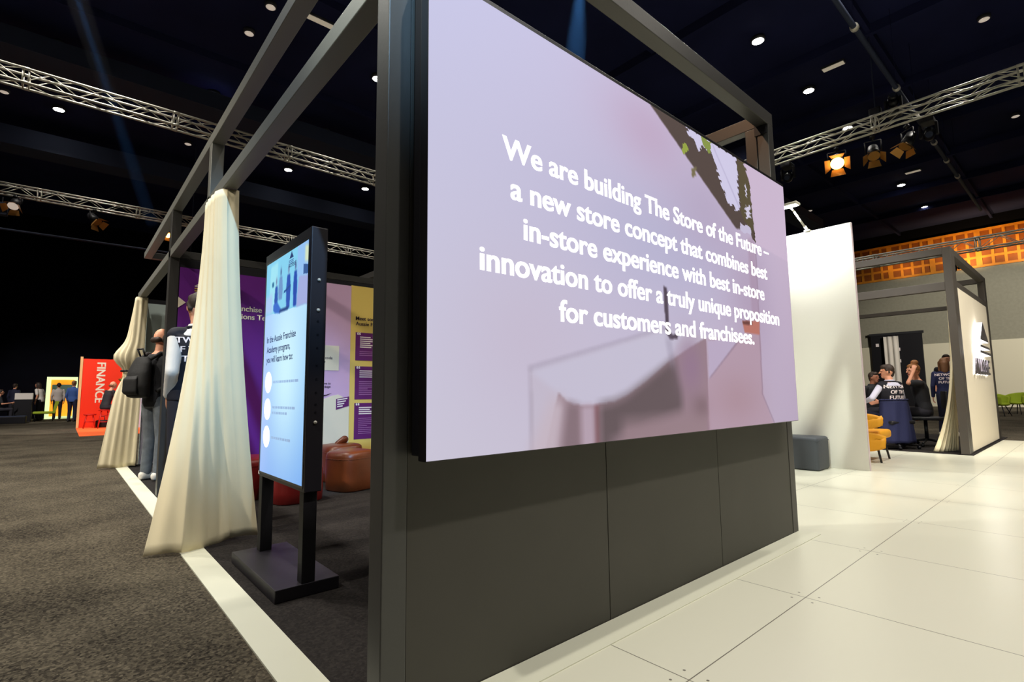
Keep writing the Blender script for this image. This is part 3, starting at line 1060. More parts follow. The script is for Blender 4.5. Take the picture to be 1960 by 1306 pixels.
Q.poly([(3.34, 1.79), (3.2, 1.80), (3.2, 1.5), (3.36, 1.5)], (158, 224, 240), 2)
Q.poly([(2.86, 1.83), (2.68, 1.83), (2.68, 1.63), (2.86, 1.645)], (146, 190, 238), 1)
Q.poly([(2.74, 1.80), (2.69, 1.79), (2.69, 1.7), (2.74, 1.71)], (206, 220, 190), 2)
Q.poly([(2.83, 1.645), (2.68, 1.63), (2.68, 1.474), (2.86, 1.478)], (160, 170, 220), 1)
Q.poly([(2.76, 1.70), (2.69, 1.685), (2.69, 1.635), (2.76, 1.645)], (58, 92, 150), 0)
Q.poly([(3.43, 1.6), (3.3, 1.62), (3.28, 1.5), (3.43, 1.494)], (170, 200, 240), 4)
Q.poly([(2.995, 1.775), (2.958, 1.812), (2.925, 1.772)], (40, 60, 110), 0)
for k in range(3):
    z = 1.765 - k * .011
    Q.poly([(3.005, z), (2.92, z), (2.92, z - .004), (3.005, z - .004)], (70, 100, 160), 0)
Q.poly([(3.31, 1.685), (3.27, 1.685), (3.27, 1.655), (3.31, 1.655)], (50, 110, 150), 1)


def fig(y, top, bot, wd, col, head):
    Q.poly([(y + wd * .35, top - .05), (y - wd * .35, top - .05), (y - wd * .55, top - .13), (y - wd * .4, bot), (y + wd * .4, bot), (y + wd * .55, top - .13)], col, 1)
    Q.glow(y, top - .02, .012, .024, head)


fig(3.22, 1.70, 1.51, .06, (44, 84, 170), (110, 120, 160))
fig(3.14, 1.745, 1.56, .075, (110, 150, 200), (70, 90, 140))
fig(3.0, 1.735, 1.49, .07, (46, 84, 176), (110, 120, 160))
fig(2.885, 1.735, 1.485, .06, (40, 76, 170), (80, 90, 140))
Q.poly([(3.27, 1.545), (3.2, 1.555), (3.12, 1.50), (3.14, 1.478), (3.23, 1.49), (3.27, 1.51)], (56, 106, 200), 1)
Q.poly([(3.14, 1.50), (2.98, 1.50), (3.0, 1.48), (3.16, 1.48)], (40, 70, 130), 1)
Q.poly([(3.08, 1.60), (2.96, 1.625), (2.96, 1.61), (3.08, 1.585)], (40, 80, 150), 0)
screen_mesh('display', Q, ((TX - .0015, DY1, DZ0), (TX - .0015, DY0, DZ0), (TX - .0015, DY1, DZ1)), M['screen2'], hs)
PL = lambda bm, d=.002: place(bm, (TX - d, 0, 0), (0, -1, 0), (0, 0, 1))
obj('lettering', PL(text_bm([('In the Aussie Franchise', -3.37, 1.318, .52), ('Academy program,', -3.365, 1.256, .43), ('you will learn how to:', -3.365, 1.196, .475)], cap=.040, bold=.034, align='LEFT')), M['navy_text'], hs)
obj('emblem_lettering', PL(text_bm([('AUSSIE', -2.945, 1.722, .13)], cap=.022, bold=.02)), M['navy_text'], hs)
for z in (1.077, .917, .755):
    bm = bmesh.new()
    tube(bm, (TX - .0018, 3.312, z), (TX - .0025, 3.312, z), .064, 32)
    obj('bullet', bm, M['disc_text'], hs)
bm = bmesh.new()
for z, e in ((1.077, 2.80), (.93, 2.83), (.898, 2.95), (.755, 2.92)):
    y = 3.22
    rnd = random.Random(int(z * 1000))
    while y > e:
        wd = rnd.uniform(.015, .05)
        box(bm, TX - .0022, TX - .0016, y - wd, y, z - .007, z + .007)
        y -= wd + .009
obj('caption_lines', bm, M['pale_text'], hs)


# ---- ottomans
def ottoman(label, x, y, w_, h, m, rz=0):
    t = thing('ottoman', label, 'ottoman', (x, y, .004), rz, 'leather ottomans in the booth')
    bm = bmesh.new()
    n = 36

    def ring(k, z):
        out = []
        for i in range(n):
            a = 2 * PI * i / n
            c, s = math.cos(a), math.sin(a)
            rr = (abs(c) ** 3.2 + abs(s) ** 3.2) ** (-1 / 3.2) * w_ / 2 * k
            out.append(bm.verts.new((rr * c, rr * s, z)))
        return out
    rs = [ring(k, z * h) for k, z in ((.94, 0), (.98, .03), (1, .3), (1, .7), (.995, .84), (.96, .93), (.86, .975), (.6, .995), (.3, 1))]
    for a, b in zip(rs, rs[1:]):
        for i in range(n):
            bm.faces.new((a[i], a[(i + 1) % n], b[(i + 1) % n], b[i]))
    bm.faces.new(rs[0][::-1])
    bm.faces.new(rs[-1])
    obj('body', bm, M[m], t, True)
    bm = bmesh.new()
    q = []
    for i in range(n):
        a = 2 * PI * i / n
        c, s = math.cos(a), math.sin(a)
        rr = (abs(c) ** 3.2 + abs(s) ** 3.2) ** (-1 / 3.2) * w_ / 2 * 1.004
        q.append(Vector((rr * c, rr * s, h * .80)))
    path(bm, q + [q[0]], .0022, 6)
    obj('seam', bm, M[m], t, True)
    return t


ottoman('tan leather ottoman right of the signage totem, before the yellow panel', 2.36, 5.35, .44, .41, 'leather', .3)
ottoman('red leather ottoman seen through the legs of the signage totem', 1.72, 5.15, .46, .34, 'leather_red', .1)
ot = ottoman('tan leather ottoman with a rounded back, behind the other tan one', 2.52, 5.98, .44, .42, 'leather', 0)
bm = bmesh.new()
capsule(bm, (-.02, .05, .415), (.06, .05, .46), .035, .045)
obj('back_roll', bm, M['leather'], ot, True)
ottoman('red leather ottoman between the cream curtain and the signage totem', 1.44, 5.62, .46, .40, 'leather_red', .2)


# ------------------------------------------------------------------ curtains
def curtain(name, label, top, bot, z0, z1, n_fold, amp0, amp1, power=(1.6, 1.2), mid=None, extra=None):
    top = [Vector((*p, 0)) for p in top]
    bot = [Vector((*p, 0)) for p in bot]

    def along(pts, s):
        L = [(b - a).length for a, b in zip(pts, pts[1:])]
        d = s * sum(L)
        for a, b, l in zip(pts, pts[1:], L):
            if d <= l or b is pts[-1]:
                return a.lerp(b, min(1, d / l))
            d -= l
    rows = []
    NS, NT = 220, 40
    for j in range(NT + 1):
        t = j / NT
        row = []
        for i in range(NS + 1):
            s = i / NS
            e = power[0] * (1 - s) + power[1] * s
            f = t ** e
            p = along(top, s).lerp(along(bot, s), f)
            a, b = along(top, max(0, s - .02)).lerp(along(bot, max(0, s - .02)), f), along(top, min(1, s + .02)).lerp(along(bot, min(1, s + .02)), f)
            d = (b - a)
            nrm = Vector((-d.y, d.x, 0)).normalized() if d.length > 1e-6 else Vector((1, 0, 0))
            ph = 2 * PI * n_fold * (s + .012 * math.sin(7 * s + 3 * t)) + .5 * math.sin(2.5 * t + 4 * s)
            am = amp0 + (amp1 - amp0) * t
            p = p + nrm * (am * (math.sin(ph) * .75 + .25 * math.sin(ph * .47 + 1 + t)))
            z = z1 + (z0 - z1) * t
            if extra:
                p, z = extra(p, z, s, t)
            row.append(Vector((p.x, p.y, z)))
        rows.append(row)
    o = obj(name, quad_strip(rows), M['curtain'], None, True)
    solid(o, .003)
    return tag(o, label, 'curtain', 'cream booth curtains')


def pool(p, z, s, t):
    # lower hem spreads onto the floor
    z += .012 * math.sin(9 * s) * t
    return p, max(z, .010)


curtain('curtain', 'tall cream curtain hanging to the floor just left of the signage totem',
        [(.740, 4.40), (.735, 4.22), (.745, 4.0), (.79, 3.93), (.865, 3.93)], [(.43, 3.99), (.62, 3.90), (.80, 3.99), (.93, 4.06), (1.10, 4.02)],
        .012, 2.452, 6, .005, .006, (1.75, 1.5), extra=pool)


def tie(p, z, s, t):
    # gathered by a tie towards the post at 1.35 m, bulging out above it
    k = math.exp(-((z - 1.37) / (.10 if z > 1.37 else .20)) ** 2)
    c = Vector((.70, 9.28, 0))
    p = p.lerp(c, .62 * k)
    b = math.exp(-((z - 1.58) / .16) ** 2)
    p = p + Vector((-.11, -.03, 0)) * b * (1 - s)
    return pool(p, z, s, t)


c2 = curtain('curtain', 'far cream curtain tied at its middle, left of the man with the backpack',
             [(.735, 9.32), (.735, 9.16), (.80, 9.13), (.87, 9.15)], [(.41, 9.22), (.55, 9.18), (.70, 9.2), (.84, 9.16)],
             .012, 2.452, 5, .006, .007, (1.0, 1.2), extra=tie)
bm = bmesh.new()
for k in range(24):
    a0, a1 = 2 * PI * k / 24, 2 * PI * (k + 1) / 24
    tube(bm, (.70 + .085 * math.cos(a0), 9.26 + .07 * math.sin(a0), 1.37), (.70 + .085 * math.cos(a1), 9.26 + .07 * math.sin(a1), 1.37), .014, 6)
obj('tie_band', bm, M['black'], c2, True)  # black colour stands in for the dark gap at the gathered waist


# ================================================================== right: white panel, bench, far booth
wp = thing('partition_panel', 'tall white free-standing panel beside the big screen, brightly lit at its top', 'partition', (7.43, 1.94, .004))
bx('board', 'white_panel', wp, 0, .05, 0.0, 1.75, 0, 3.11, bev=.003)
bx('edge', 'pink_edge', wp, .0, .05, -.004, -.0002, 0, 3.11)
bx('foot', 'white_panel', wp, .0505, .4, .6, .68, 0, .03)
al = thing('arm_floodlight', 'white arm floodlight clamped to the top edge of the tall white panel', 'lamp', (7.43, 2.44, 3.114))
bm = bmesh.new()
box(bm, -.03, .08, -.035, .035, 0, .02, bev=.004)
tube(bm, (0, 0, .02), (-.06, .01, .06), .018, 10)
obj('clamp', bm, M['white_panel'], al, True)
bm = bmesh.new()
path(bm, [(-.05, .01, .05), (-.32, .04, .22), (-.42, .05, .26)], .012, 10)
obj('arm', bm, M['white_panel'], al, True)
bm = bmesh.new()
box(bm, -.50, -.36, -.06, .18, .262, .296, bev=.012)
obj('head', bm, M['white_panel'], al, True)
bx('lens', 'lamp_on', al, -.48, -.38, -.04, .16, .257, .261)
spot('arm_floodlight_beam', (7.0, 2.5, 3.36), (7.43, 2.55, 2.4), 170, (.96, 1, .97), 160, .9, .06)
bc = thing('bench', 'low charcoal upholstered cube bench in front of the tall white panel', 'bench', (6.975, 2.345, .004))
bx('cushion', 'bench', bc, 0, .40, 0, .95, .0, .405, bev=.035, smooth=True)
bm = bmesh.new()
path(bm, [(.004, .004, .36), (.396, .004, .36), (.396, .946, .36), (.004, .946, .36), (.004, .004, .36)], .005, 6)
obj('piping', bm, M['bench'], bc, True)

# ---- far booth
struct('floor_platform', 'carpet_dark', [(10.13, 14.2, 1.33, 7, -.02, .012)])
fbth = thing('booth_frame', 'dark square-section frame of the far booth with the glowing sign', 'booth frame')
gb = lambda n, *a: bx(n, 'far_frame', fbth, *a, bev=.004)
M['far_frame'] = mat('far_frame', srgb(78, 72, 66), .45)
gb('post', 10.14, 10.28, 1.37, 1.47, .012, 3.17)
gb('post', 10.285, 10.46, 1.37, 1.47, .012, 3.17)
gb('post', 13.5, 13.74, 1.37, 1.47, .012, 3.17)
gb('post', 13.64, 13.74, 5.5, 5.6, .012, 3.1)
gb('post', 10.14, 10.24, 5.5, 5.6, .012, 3.1)
gb('rail', 10.14, 10.24, 1.47, 5.5, 3.06, 3.17)
gb('rail', 10.14, 10.24, 1.47, 5.5, 2.50, 2.63)
gb('rail', 10.46, 13.5, 1.37, 1.47, 3.07, 3.17)
gb('rail', 10.46, 13.5, 1.37, 1.47, 2.57, 2.66)
gb('rail', 13.64, 13.74, 1.47, 5.5, 3.07, 3.17)
gb('rail', 13.64, 13.74, 1.47, 5.5, 2.60, 2.68)
sw = thing('sign_wall', 'cream end wall of the far booth carrying a backlit emblem', 'display wall', (0, 1.375, 0))
bx('panel', 'sign_wall', sw, 10.465, 13.495, .0, .05, .03, 2.565)
bx('skirting', 'black', sw, 10.465, 13.495, .0, .05, .012, .029)
em = thing('backlit_sign', 'backlit metal triangle emblem and letters glowing white on the cream end wall', 'sign', (0, 1.375, 0))


def emblem_piece(name, pts, dd=.085):
    b1 = bmesh.new()
    prism(b1, [(x, -.006 - dd, z) for x, z in pts], (0, dd - .0, 0))
    o1 = obj(name + '_glow', b1, M['halo'], em)
    cx = sum(p[0] for p in pts) / len(pts)
    cz = sum(p[1] for p in pts) / len(pts)
    b2 = bmesh.new()
    prism(b2, [(x, -.012 - dd, z) for x, z in pts], (0, .0055, 0))
    obj(name, b2, M['sign_metal'], em)


emblem_piece('triangle', [(11.50, 1.80), (12.42, 1.79), (11.92, 2.12)])
emblem_piece('bar', [(11.45, 1.715), (12.48, 1.70), (12.48, 1.66), (11.45, 1.672)])
emblem_piece('bar', [(11.38, 1.62), (12.56, 1.60), (12.56, 1.555), (11.38, 1.575)])
bm = text_bm([('AUSSIE', 11.97, 1.225, 1.56)], cap=.27, bold=.02, depth=.003)
obj('letter_glow', place(bm, (0, -.008, 0), (1, 0, 0), (0, 0, 1)), M['halo'], em)
bm = text_bm([('AUSSIE', 11.97, 1.225, 1.56)], cap=.27, bold=.02, depth=.012)
obj('lettering', place(bm, (0, -.036, 0), (1, 0, 0), (0, 0, 1)), M['sign_metal'], em)
curtain('curtain', 'white curtain tucked behind the near post of the far booth, spilling onto the floor',
        [(10.50, 1.515), (10.58, 1.49), (10.72, 1.48)], [(10.2, 1.80), (10.3, 1.70), (10.45, 1.64), (10.66, 1.58)], .022, 2.49, 7, .01, .02, (3.2, 1.5), extra=lambda p, z, s, t: (p, max(z, .024)))

# ---- orange lounge chair
oc = thing('lounge_chair', 'mustard orange lounge chair half hidden by the tall white panel', 'chair', (8.38, 2.42, .004), 0)


def shell(x0, y0, y1, z0, z1, bulge, name, m, ex=0):
    rows = []
    for j in range(9):
        t = j / 8
        row = []
        for i in range(15):
            s = i / 14
            k = (1 - abs(2 * s - 1) ** 3) ** .5 if 0 < s < 1 else 0
            zz = z0 + (z1 - z0) * t
            y = y0 + (y1 - y0) * s
            rim = abs(2 * s - 1) ** 4 * .06
            row.append(Vector((x0 + bulge * (1 - (2 * s - 1) ** 2) * -1 + .04 * t, y, zz - rim * (1 if t > .5 else -1))))
        rows.append(row)
    o = obj(name, quad_strip(rows), M[m], oc, True)
    return solid(o, .05)


shell(0, -.42, .42, .44, .66, .06, 'backrest', 'mustard')
shell(-.02, -.44, .44, .14, .41, .08, 'seat_shell', 'mustard')
bx('seat', 'mustard', oc, .02, .6, -.38, .38, .30, .42, bev=.04, smooth=True)
for x, y in ((-.02, -.38), (-.02, .38), (.55, -.34), (.55, .34)):
    bm = bmesh.new()
    tube(bm, (x, y, 0), (x * .9 + .02, y * .85, .32), .013, 10, .017)
    obj('leg', bm, M['shoe_black'], oc, True)


# ================================================================== people
def person(label, loc, heading, h=1.75, seated=False, skin='skin', top='tee_black', sleeve='short', vest=None, pants='jeans',
           shoes='shoe_black', hair=('short', 'dark_hair'), J=None, vox=.009, lean=0.0, head_turn=0.0, glasses=False, text=None, group=None, seat_h=.47, wide=1.0):
    k = h / 1.75
    dz = (seat_h + .085 - .93 * k) if seated else 0
    j = dict(sh_l=(-.185, 0, 1.41), sh_r=(.185, 0, 1.41), el_l=(-.235, -.03, 1.13), el_r=(.235, -.03, 1.13), wr_l=(-.23, .06, .88), wr_r=(.23, .06, .88))
    if seated:
        j.update(hp_l=(-.09, 0, .90), hp_r=(.09, 0, .90))
    else:
        j.update(hp_l=(-.09, 0, .92), hp_r=(.09, 0, .92))
    j = {a: Vector(b) * k + Vector((0, 0, dz)) for a, b in j.items()}
    if seated:
        j.update(kn_l=Vector((-.12, .43, seat_h + .07)), kn_r=Vector((.12, .43, seat_h + .07)), an_l=Vector((-.12, .42, .085)), an_r=Vector((.12, .42, .085)))
    else:
        j.update(kn_l=Vector((-.10, .015, .49)) * k, kn_r=Vector((.10, .015, .49)) * k, an_l=Vector((-.105, -.01, .085)) * k, an_r=Vector((.105, -.01, .085)) * k)

    def T(x, y, z):
        """torso point, leaning forward above the hips"""
        z_ = max(0, z - .95)
        return Vector((x, y + lean * z_, z - abs(lean) * z_ * .15)) * k + Vector((0, 0, dz))
    for a in ('sh_l', 'sh_r', 'el_l', 'el_r', 'wr_l', 'wr_r'):
        q = (j[a] - Vector((0, 0, dz))) / k
        j[a] = T(*q)
    for a, b in (J or {}).items():
        j[a] = Vector(b)
    hc = T(0, .03, 1.635)
    Rh = Matrix.Rotation(head_turn, 3, 'Z')
    HP = lambda x, y, z: hc + Rh @ (Vector((x, y, z)) * k)
    SEC = [(.84, .13, .095), (.90, .158, .108), (.98, .158, .108), (1.08, .140, .098), (1.2, .15, .105), (1.32, .168, .112), (1.40, .165, .095), (1.455, .095, .075), (1.48, .06, .06)]
    SEC = [(z, rx * wide, ry * wide) for z, rx, ry in SEC]

    def torso(bm, z0, z1, inf, scale=1.0):
        s = [(z, rx, ry) for z, rx, ry in SEC if z0 <= z <= z1]
        loft(bm, [(T(0, 0, z), (rx + inf) * k * scale, (ry + inf) * k * scale) for z, rx, ry in s])

    # --- body: one continuous skin
    bm = bmesh.new()
    torso(bm, 0, 1.5, 0)
    capsule(bm, T(0, .0, 1.44), HP(0, -.012, -.06), .058 * k, .053 * k)
    ellipsoid(bm, HP(0, -.005, .02), .076 * k, .094 * k, .108 * k)
    capsule(bm, HP(0, .03, -.035), HP(0, .05, -.075), .056 * k, .036 * k)
    capsule(bm, HP(0, .088, .015), HP(0, .108, -.018), .009 * k, .014 * k)
    capsule(bm, HP(-.03, .08, .03), HP(.03, .08, .03), .014 * k)
    for s in (-1, 1):
        ellipsoid(bm, HP(s * .078, -.008, .0), .012 * k, .022 * k, .034 * k, 10)
    for s in 'lr':
        capsule(bm, j['sh_' + s], j['el_' + s], .049 * k, .038 * k)
        capsule(bm, j['el_' + s], j['wr_' + s], .038 * k, .026 * k)
        capsule(bm, j['hp_' + s], j['kn_' + s], .083 * k, .054 * k)
        capsule(bm, j['kn_' + s], j['an_' + s], .053 * k, .034 * k)
        # hand: palm, four unequal curled fingers, thumb from the side of the palm
        d = (j['wr_' + s] - j['el_' + s]).normalized()
        if 'hd_' + s in j:
            d = j['hd_' + s].normalized()
        sx = -1 if s == 'l' else 1
        side = d.cross(Vector((sx, 0.2, 0)))
        side = side.normalized() if side.length > .15 else Vector((0, 1, 0))
        nrm = d.cross(side).normalized()
        if nrm.x * sx > 0:
            nrm = -nrm
        if side.y < 0:
            side = -side
        w0 = j['wr_' + s]
        for q in (-.024, -.008, .008, .024):
            capsule(bm, w0 + side * q * k * .7, w0 + d * .085 * k + side * q * k, .014 * k, .012 * k, 10, 3)
        for q, L in ((.027, .068), (.009, .078), (-.009, .072), (-.027, .058)):
            a = w0 + d * .09 * k + side * q * k
            b = a + (d * .9 + nrm * .3).normalized() * L * .55 * k + side * q * .15
            e = b + (d * .6 + nrm * .75).normalized() * L * .5 * k
            capsule(bm, a, b, .0098 * k, .0092 * k, 8, 3)
            capsule(bm, b, e, .0092 * k, .0082 * k, 8, 3)
        a = w0 + d * .03 * k + side * .026 * k
        b = a + (d * .6 + side * .75).normalized() * .045 * k
        capsule(bm, a, b, .013 * k, .0105 * k, 8, 3)
        capsule(bm, b, b + (d * .9 + side * .2 + nrm * .2).normalized() * .035 * k, .0105 * k, .009 * k, 8, 3)
    root = link('person', remesh(bm, vox, 3), M[skin], None, True)
    root.location = loc
    root.rotation_euler = (0, 0, heading - PI / 2)
    tag(root, label, 'person', group)

    # --- clothes
    def cloth(name, bm, m, it=3, v=None):
        return link(name, remesh(bm, v or vox * 1.15, it), M[m], root, True)
    bm = bmesh.new()
    torso(bm, .84, 1.47, .018)
    for s in 'lr':
        e = j['sh_' + s].lerp(j['el_' + s], .72) if sleeve == 'short' else j['el_' + s]
        capsule(bm, j['sh_' + s], e, (.064 if sleeve == 'short' else .056) * k, (.058 if sleeve == 'short' else .047) * k)
        if sleeve == 'long':
            capsule(bm, j['el_' + s], j['wr_' + s].lerp(j['el_' + s], .06), 1 * .047 * k, .036 * k)
        if sleeve == 'rolled':
            capsule(bm, j['el_' + s], j['wr_' + s].lerp(j['el_' + s], .7), .052 * k, .048 * k)
    if sleeve == 'long':
        loft(bm, [(T(0, 0, 1.44), .085 * k, .08 * k), (T(0, -.004, 1.505), .07 * k, .072 * k)])
    shirt = cloth('shirt', bm, top)
    bm = bmesh.new()
    torso(bm, .84, 1.0, .014)
    for s in 'lr':
        capsule(bm, j['hp_' + s], j['kn_' + s], .098 * k, .070 * k)
        capsule(bm, j['kn_' + s], j['an_' + s] + Vector((0, 0, .01)), .068 * k, .056 * k)
    cloth('trousers', bm, pants)
    for s in 'lr':
        a = j['an_' + s]
        zs = a.z - .085 * (1 if seated else k)
        bm = bmesh.new()
        capsule(bm, a + Vector((0, -.03, -.03)), a + Vector((0, .05, -.045)), .047 * k, .044 * k)
        capsule(bm, a + Vector((0, -.035, -.045)), a + Vector((0, .15 * k, -.05)), .040 * k, .036 * k)
        me = remesh(bm, vox, 3)
        for v in me.vertices:
            v.co.z = max(v.co.z, zs + .004)
        link('shoe', me, M[shoes], root, True)
    back_of = shirt
    if vest:
        bm = bmesh.new()
        torso(bm, .90, 1.44, .034)
        for s in 'lr':
            capsule(bm, T(0, 0, 1.40) + (j['sh_' + s] - T(0, 0, 1.40)) * .55, T(0, 0, 1.40) + (j['sh_' + s] - T(0, 0, 1.40)) * .95, .074 * k, .070 * k)
        back_of = cloth('vest', bm, vest)
        bm = bmesh.new()
        n = 26
        c0 = T(0, -.004, 1.475)
        ring = [c0 + Vector((.082 * k * math.cos(2 * PI * i / n), .078 * k * math.sin(2 * PI * i / n), 0)) for i in range(n)]
        path(bm, ring + [ring[0]], .011 * k, 8)
        link('vest_collar', remesh(bm, vox * .6, 1), M[vest], root, True)
    if text:
        hh = text.get('cap', .045)
        bm = text_bm([(s, 0, (1 - i) * hh * 1.55, None) for i, s in enumerate(text['lines'])], cap=hh, bold=.05)
        bmesh.ops.subdivide_edges(bm, edges=[e for e in bm.edges if e.calc_length() > .012], cuts=2)
        c = T(0, 0, text.get('z', 1.27))
        place(bm, c + Vector((text.get('x', 0), -.2, 0)), (1, 0, 0), (0, 0, 1))
        # lay the print on the back of the garment
        from mathutils.bvhtree import BVHTree
        me = back_of.data
        bv = BVHTree.FromPolygons([v.co for v in me.vertices], [p.vertices[:] for p in me.polygons])
        miss = []
        for v in bm.verts:
            hit = bv.ray_cast(v.co - Vector((0, .3, 0)), Vector((0, 1, 0)))
            if hit[0] is not None:
                v.co = hit[0] - Vector((0, .004, 0))
            else:
                miss.append(v)
        bmesh.ops.delete(bm, geom=miss, context='VERTS')
        obj('back_lettering', bm, M['print_white'], back_of)
    # --- face and hair
    for s in (-1, 1):
        bm = bmesh.new()
        ellipsoid(bm, HP(s * .031, .083, .018), .011 * k, .008 * k, .007 * k, 8)
        obj('eye', bm, M['eye'], root, True)
    bm = bmesh.new()
    capsule(bm, HP(-.02, .083, -.052), HP(.02, .083, -.052), .008 * k)
    obj('mouth', bm, M['lip'], root, True)
    st, hm = hair
    bm = bmesh.new()
    if st in ('short', 'long', 'bun'):
        ellipsoid(bm, HP(0, -.022, .045), .083 * k, .090 * k, .092 * k)
        ellipsoid(bm, HP(0, .03, .085), .066 * k, .062 * k, .045 * k)
        for s in (-1, 1):
            capsule(bm, HP(s * .068, .0, .035), HP(s * .07, -.03, -.01), .022 * k, .02 * k)
        capsule(bm, HP(0, -.055, .0), HP(0, -.05, -.05), .055 * k, .045 * k)
    if st == 'fringe':
        for s in (-1, 1):
            capsule(bm, HP(s * .07, -.02, .03), HP(s * .068, -.03, -.03), .02 * k, .018 * k)
        capsule(bm, HP(-.045, -.075, -.01), HP(.045, -.075, -.01), .036 * k)
    if st == 'long':
        capsule(bm, HP(0, -.05, 0), HP(0, -.075, -.17), .088 * k, .07 * k)
        for s in (-1, 1):
            capsule(bm, HP(s * .07, -.01, .03), HP(s * .08, -.02, -.15), .035 * k, .03 * k)
    if st == 'bun':
        ellipsoid(bm, HP(0, -.035, .155), .06 * k, .06 * k, .05 * k)
        capsule(bm, HP(-.03, -.03, .15), HP(.05, -.05, .16), .03 * k)
    cloth('hair', bm, hm, 2, .009)
    if glasses:
        bm = bmesh.new()
        for s in (-1, 1):
            ring = [HP(s * .034 + .026 * math.cos(a), .105, .018 + .02 * math.sin(a)) for a in [2 * PI * i / 14 for i in range(15)]]
            path(bm, ring, .003, 6)
            tube(bm, HP(s * .06, .105, .02), HP(s * .08, .0, .015), .003, 6)
        tube(bm, HP(-.01, .107, .02), HP(.01, .107, .02), .003, 6)
        link('spectacles', remesh(bm, .003, 1), M['black'], root, True)
    return root


D = math.radians
NOF = dict(lines=['NETWORK', 'OF THE', 'FUTURE'])
# -- inside the booths on the left
person('person in black tee and grey jeans wearing a black backpack, beside the far curtain', (.87, 7.60, .003), D(28), 1.82, top='tee_black', pants='jeans',
       shoes='shoe_white', hair=('fringe', 'dark_hair'), vox=.009, head_turn=D(-6), J=dict(el_l=(-.27, -.10, 1.17), wr_l=(-.23, .10, .98), el_r=(.26, -.06, 1.17), wr_r=(.2, .16, 1.02)))
bp = thing('backpack', 'black backpack on the back of the person in grey jeans', 'backpack', (.87, 7.60, .003), D(28) - PI / 2)
bm = bmesh.new()
loft(bm, [((0, -.20, .98), .12, .06), ((0, -.225, 1.0), .165, .085), ((0, -.24, 1.12), .175, .105), ((0, -.225, 1.28), .165, .09), ((0, -.20, 1.40), .14, .07), ((0, -.19, 1.47), .09, .05)])
link('body', remesh(bm, .012, 6), M['pack'], bp, True)
bm = bmesh.new()
loft(bm, [((0, -.30, 1.02), .11, .03), ((0, -.325, 1.05), .125, .035), ((0, -.325, 1.20), .12, .03), ((0, -.29, 1.25), .10, .02)])
link('pocket', remesh(bm, .012, 4), M['pack'], bp, True)
for s in (-1, 1):
    bm = bmesh.new()
    path(bm, [(s * .10, -.17, 1.44), (s * .115, -.06, 1.525), (s * .12, .06, 1.49), (s * .13, .125, 1.36), (s * .165, .08, 1.18), (s * .16, -.12, 1.06)], .021, 8)
    obj('strap', bm, M['pack'], bp, True)
bm = bmesh.new()
path(bm, [(-.04, -.19, 1.46), (-.045, -.23, 1.56), (.045, -.23, 1.56), (.04, -.19, 1.46)], .010, 8)
obj('handle', bm, M['black'], bp, True)
person('person in black vest and pale sleeves standing behind the tall cream curtain', (.845, 5.05, .003), D(98), 1.87, top='white_cloth', sleeve='long', vest='vest_black',
       pants='jeans_dark', hair=('short', 'dark_hair'), vox=.009, text=dict(NOF, cap=.05, z=1.27, x=-.10), head_turn=D(6), J=dict(sh_l=(-.165, 0, 1.50), el_l=(-.215, -.13, 1.19), wr_l=(-.18, .06, 1.0)))

# -- far left
person('person in pale grey shirt and dark trousers standing before the orange photo frame box', (-.15, 31.6, 0), D(92), 1.66, top='grey_cloth', sleeve='long', pants='jeans_dark', vox=.014)
person('person in white top and dark skirt bending over the black table far left', (-.72, 30.9, 0), D(150), 1.68, top='white_cloth', sleeve='short', pants='jeans_dark', hair=('long', 'dark_hair'), vox=.014, lean=.18)
person('person in blue shirt half hidden behind the red sign board', (.33, 28.2, 0), D(60), 1.68, top='blue_shirt', sleeve='long', pants='navy_dark', hair=('short', 'brown_hair'), vox=.014)
person('person in dark clothes standing in shadow at the far left edge', (-1.62, 31.7, 0), D(60), 1.63, top='navy_dark', sleeve='long', pants='jeans_dark', vox=.014)
person('person in black tee sitting on the red stool in front of the red sign board', (1.05, 21.2, 0), D(25), 1.74, seated=True, seat_h=.62, top='tee_black', pants='jeans_dark', hair=('fringe', 'brown_hair'), vox=.012, lean=.25,
       J=dict(wr_r=(.12, .52, .98), wr_l=(-.12, .52, .98), el_l=(-.24, .24, .92), el_r=(.24, .24, .92), an_l=(-.1, .36, .10), an_r=(.1, .36, .10)))
person('person in dark clothes sitting at the far left edge with one bare arm showing', (-2.0, 29.5, 0), D(15), 1.7, seated=True, top='tee_black', pants='jeans_dark', vox=.014, lean=.1,
       J=dict(wr_r=(.14, .40, .80), el_r=(.24, .12, .76)))

# -- far booth on the right
person('person in white-lettered black vest seated with back turned in the far booth', (10.5, 2.36, .012), D(62), 1.74, seated=True, seat_h=.48, top='lilac_cloth', sleeve='long', vest='vest_black', pants='navy_dark',
       hair=('short', 'dark_hair'), vox=.0085, head_turn=D(38), text=dict(NOF, cap=.058, z=1.27), J=dict(el_l=(-.33, .05, .83), wr_l=(-.20, .32, .76), el_r=(.30, .05, .83), wr_r=(.16, .34, .76)), wide=1.12)
person('person with auburn bun and black top, hand on neck, seated on a swivel chair', (11.3, 2.07, .012), D(108), 1.72, seated=True, seat_h=.52, top='tee_black', sleeve='short', pants='jeans_dark',
       hair=('bun', 'auburn_hair'), vox=.0085, head_turn=D(24), lean=.12, shoes='shoe_black',
       J=dict(el_l=(-.27, .22, 1.08), wr_l=(-.13, .13, 1.26), hd_l=(.25, -.25, .9), an_l=(-.14, .25, .10), an_r=(.12, .30, .10)))
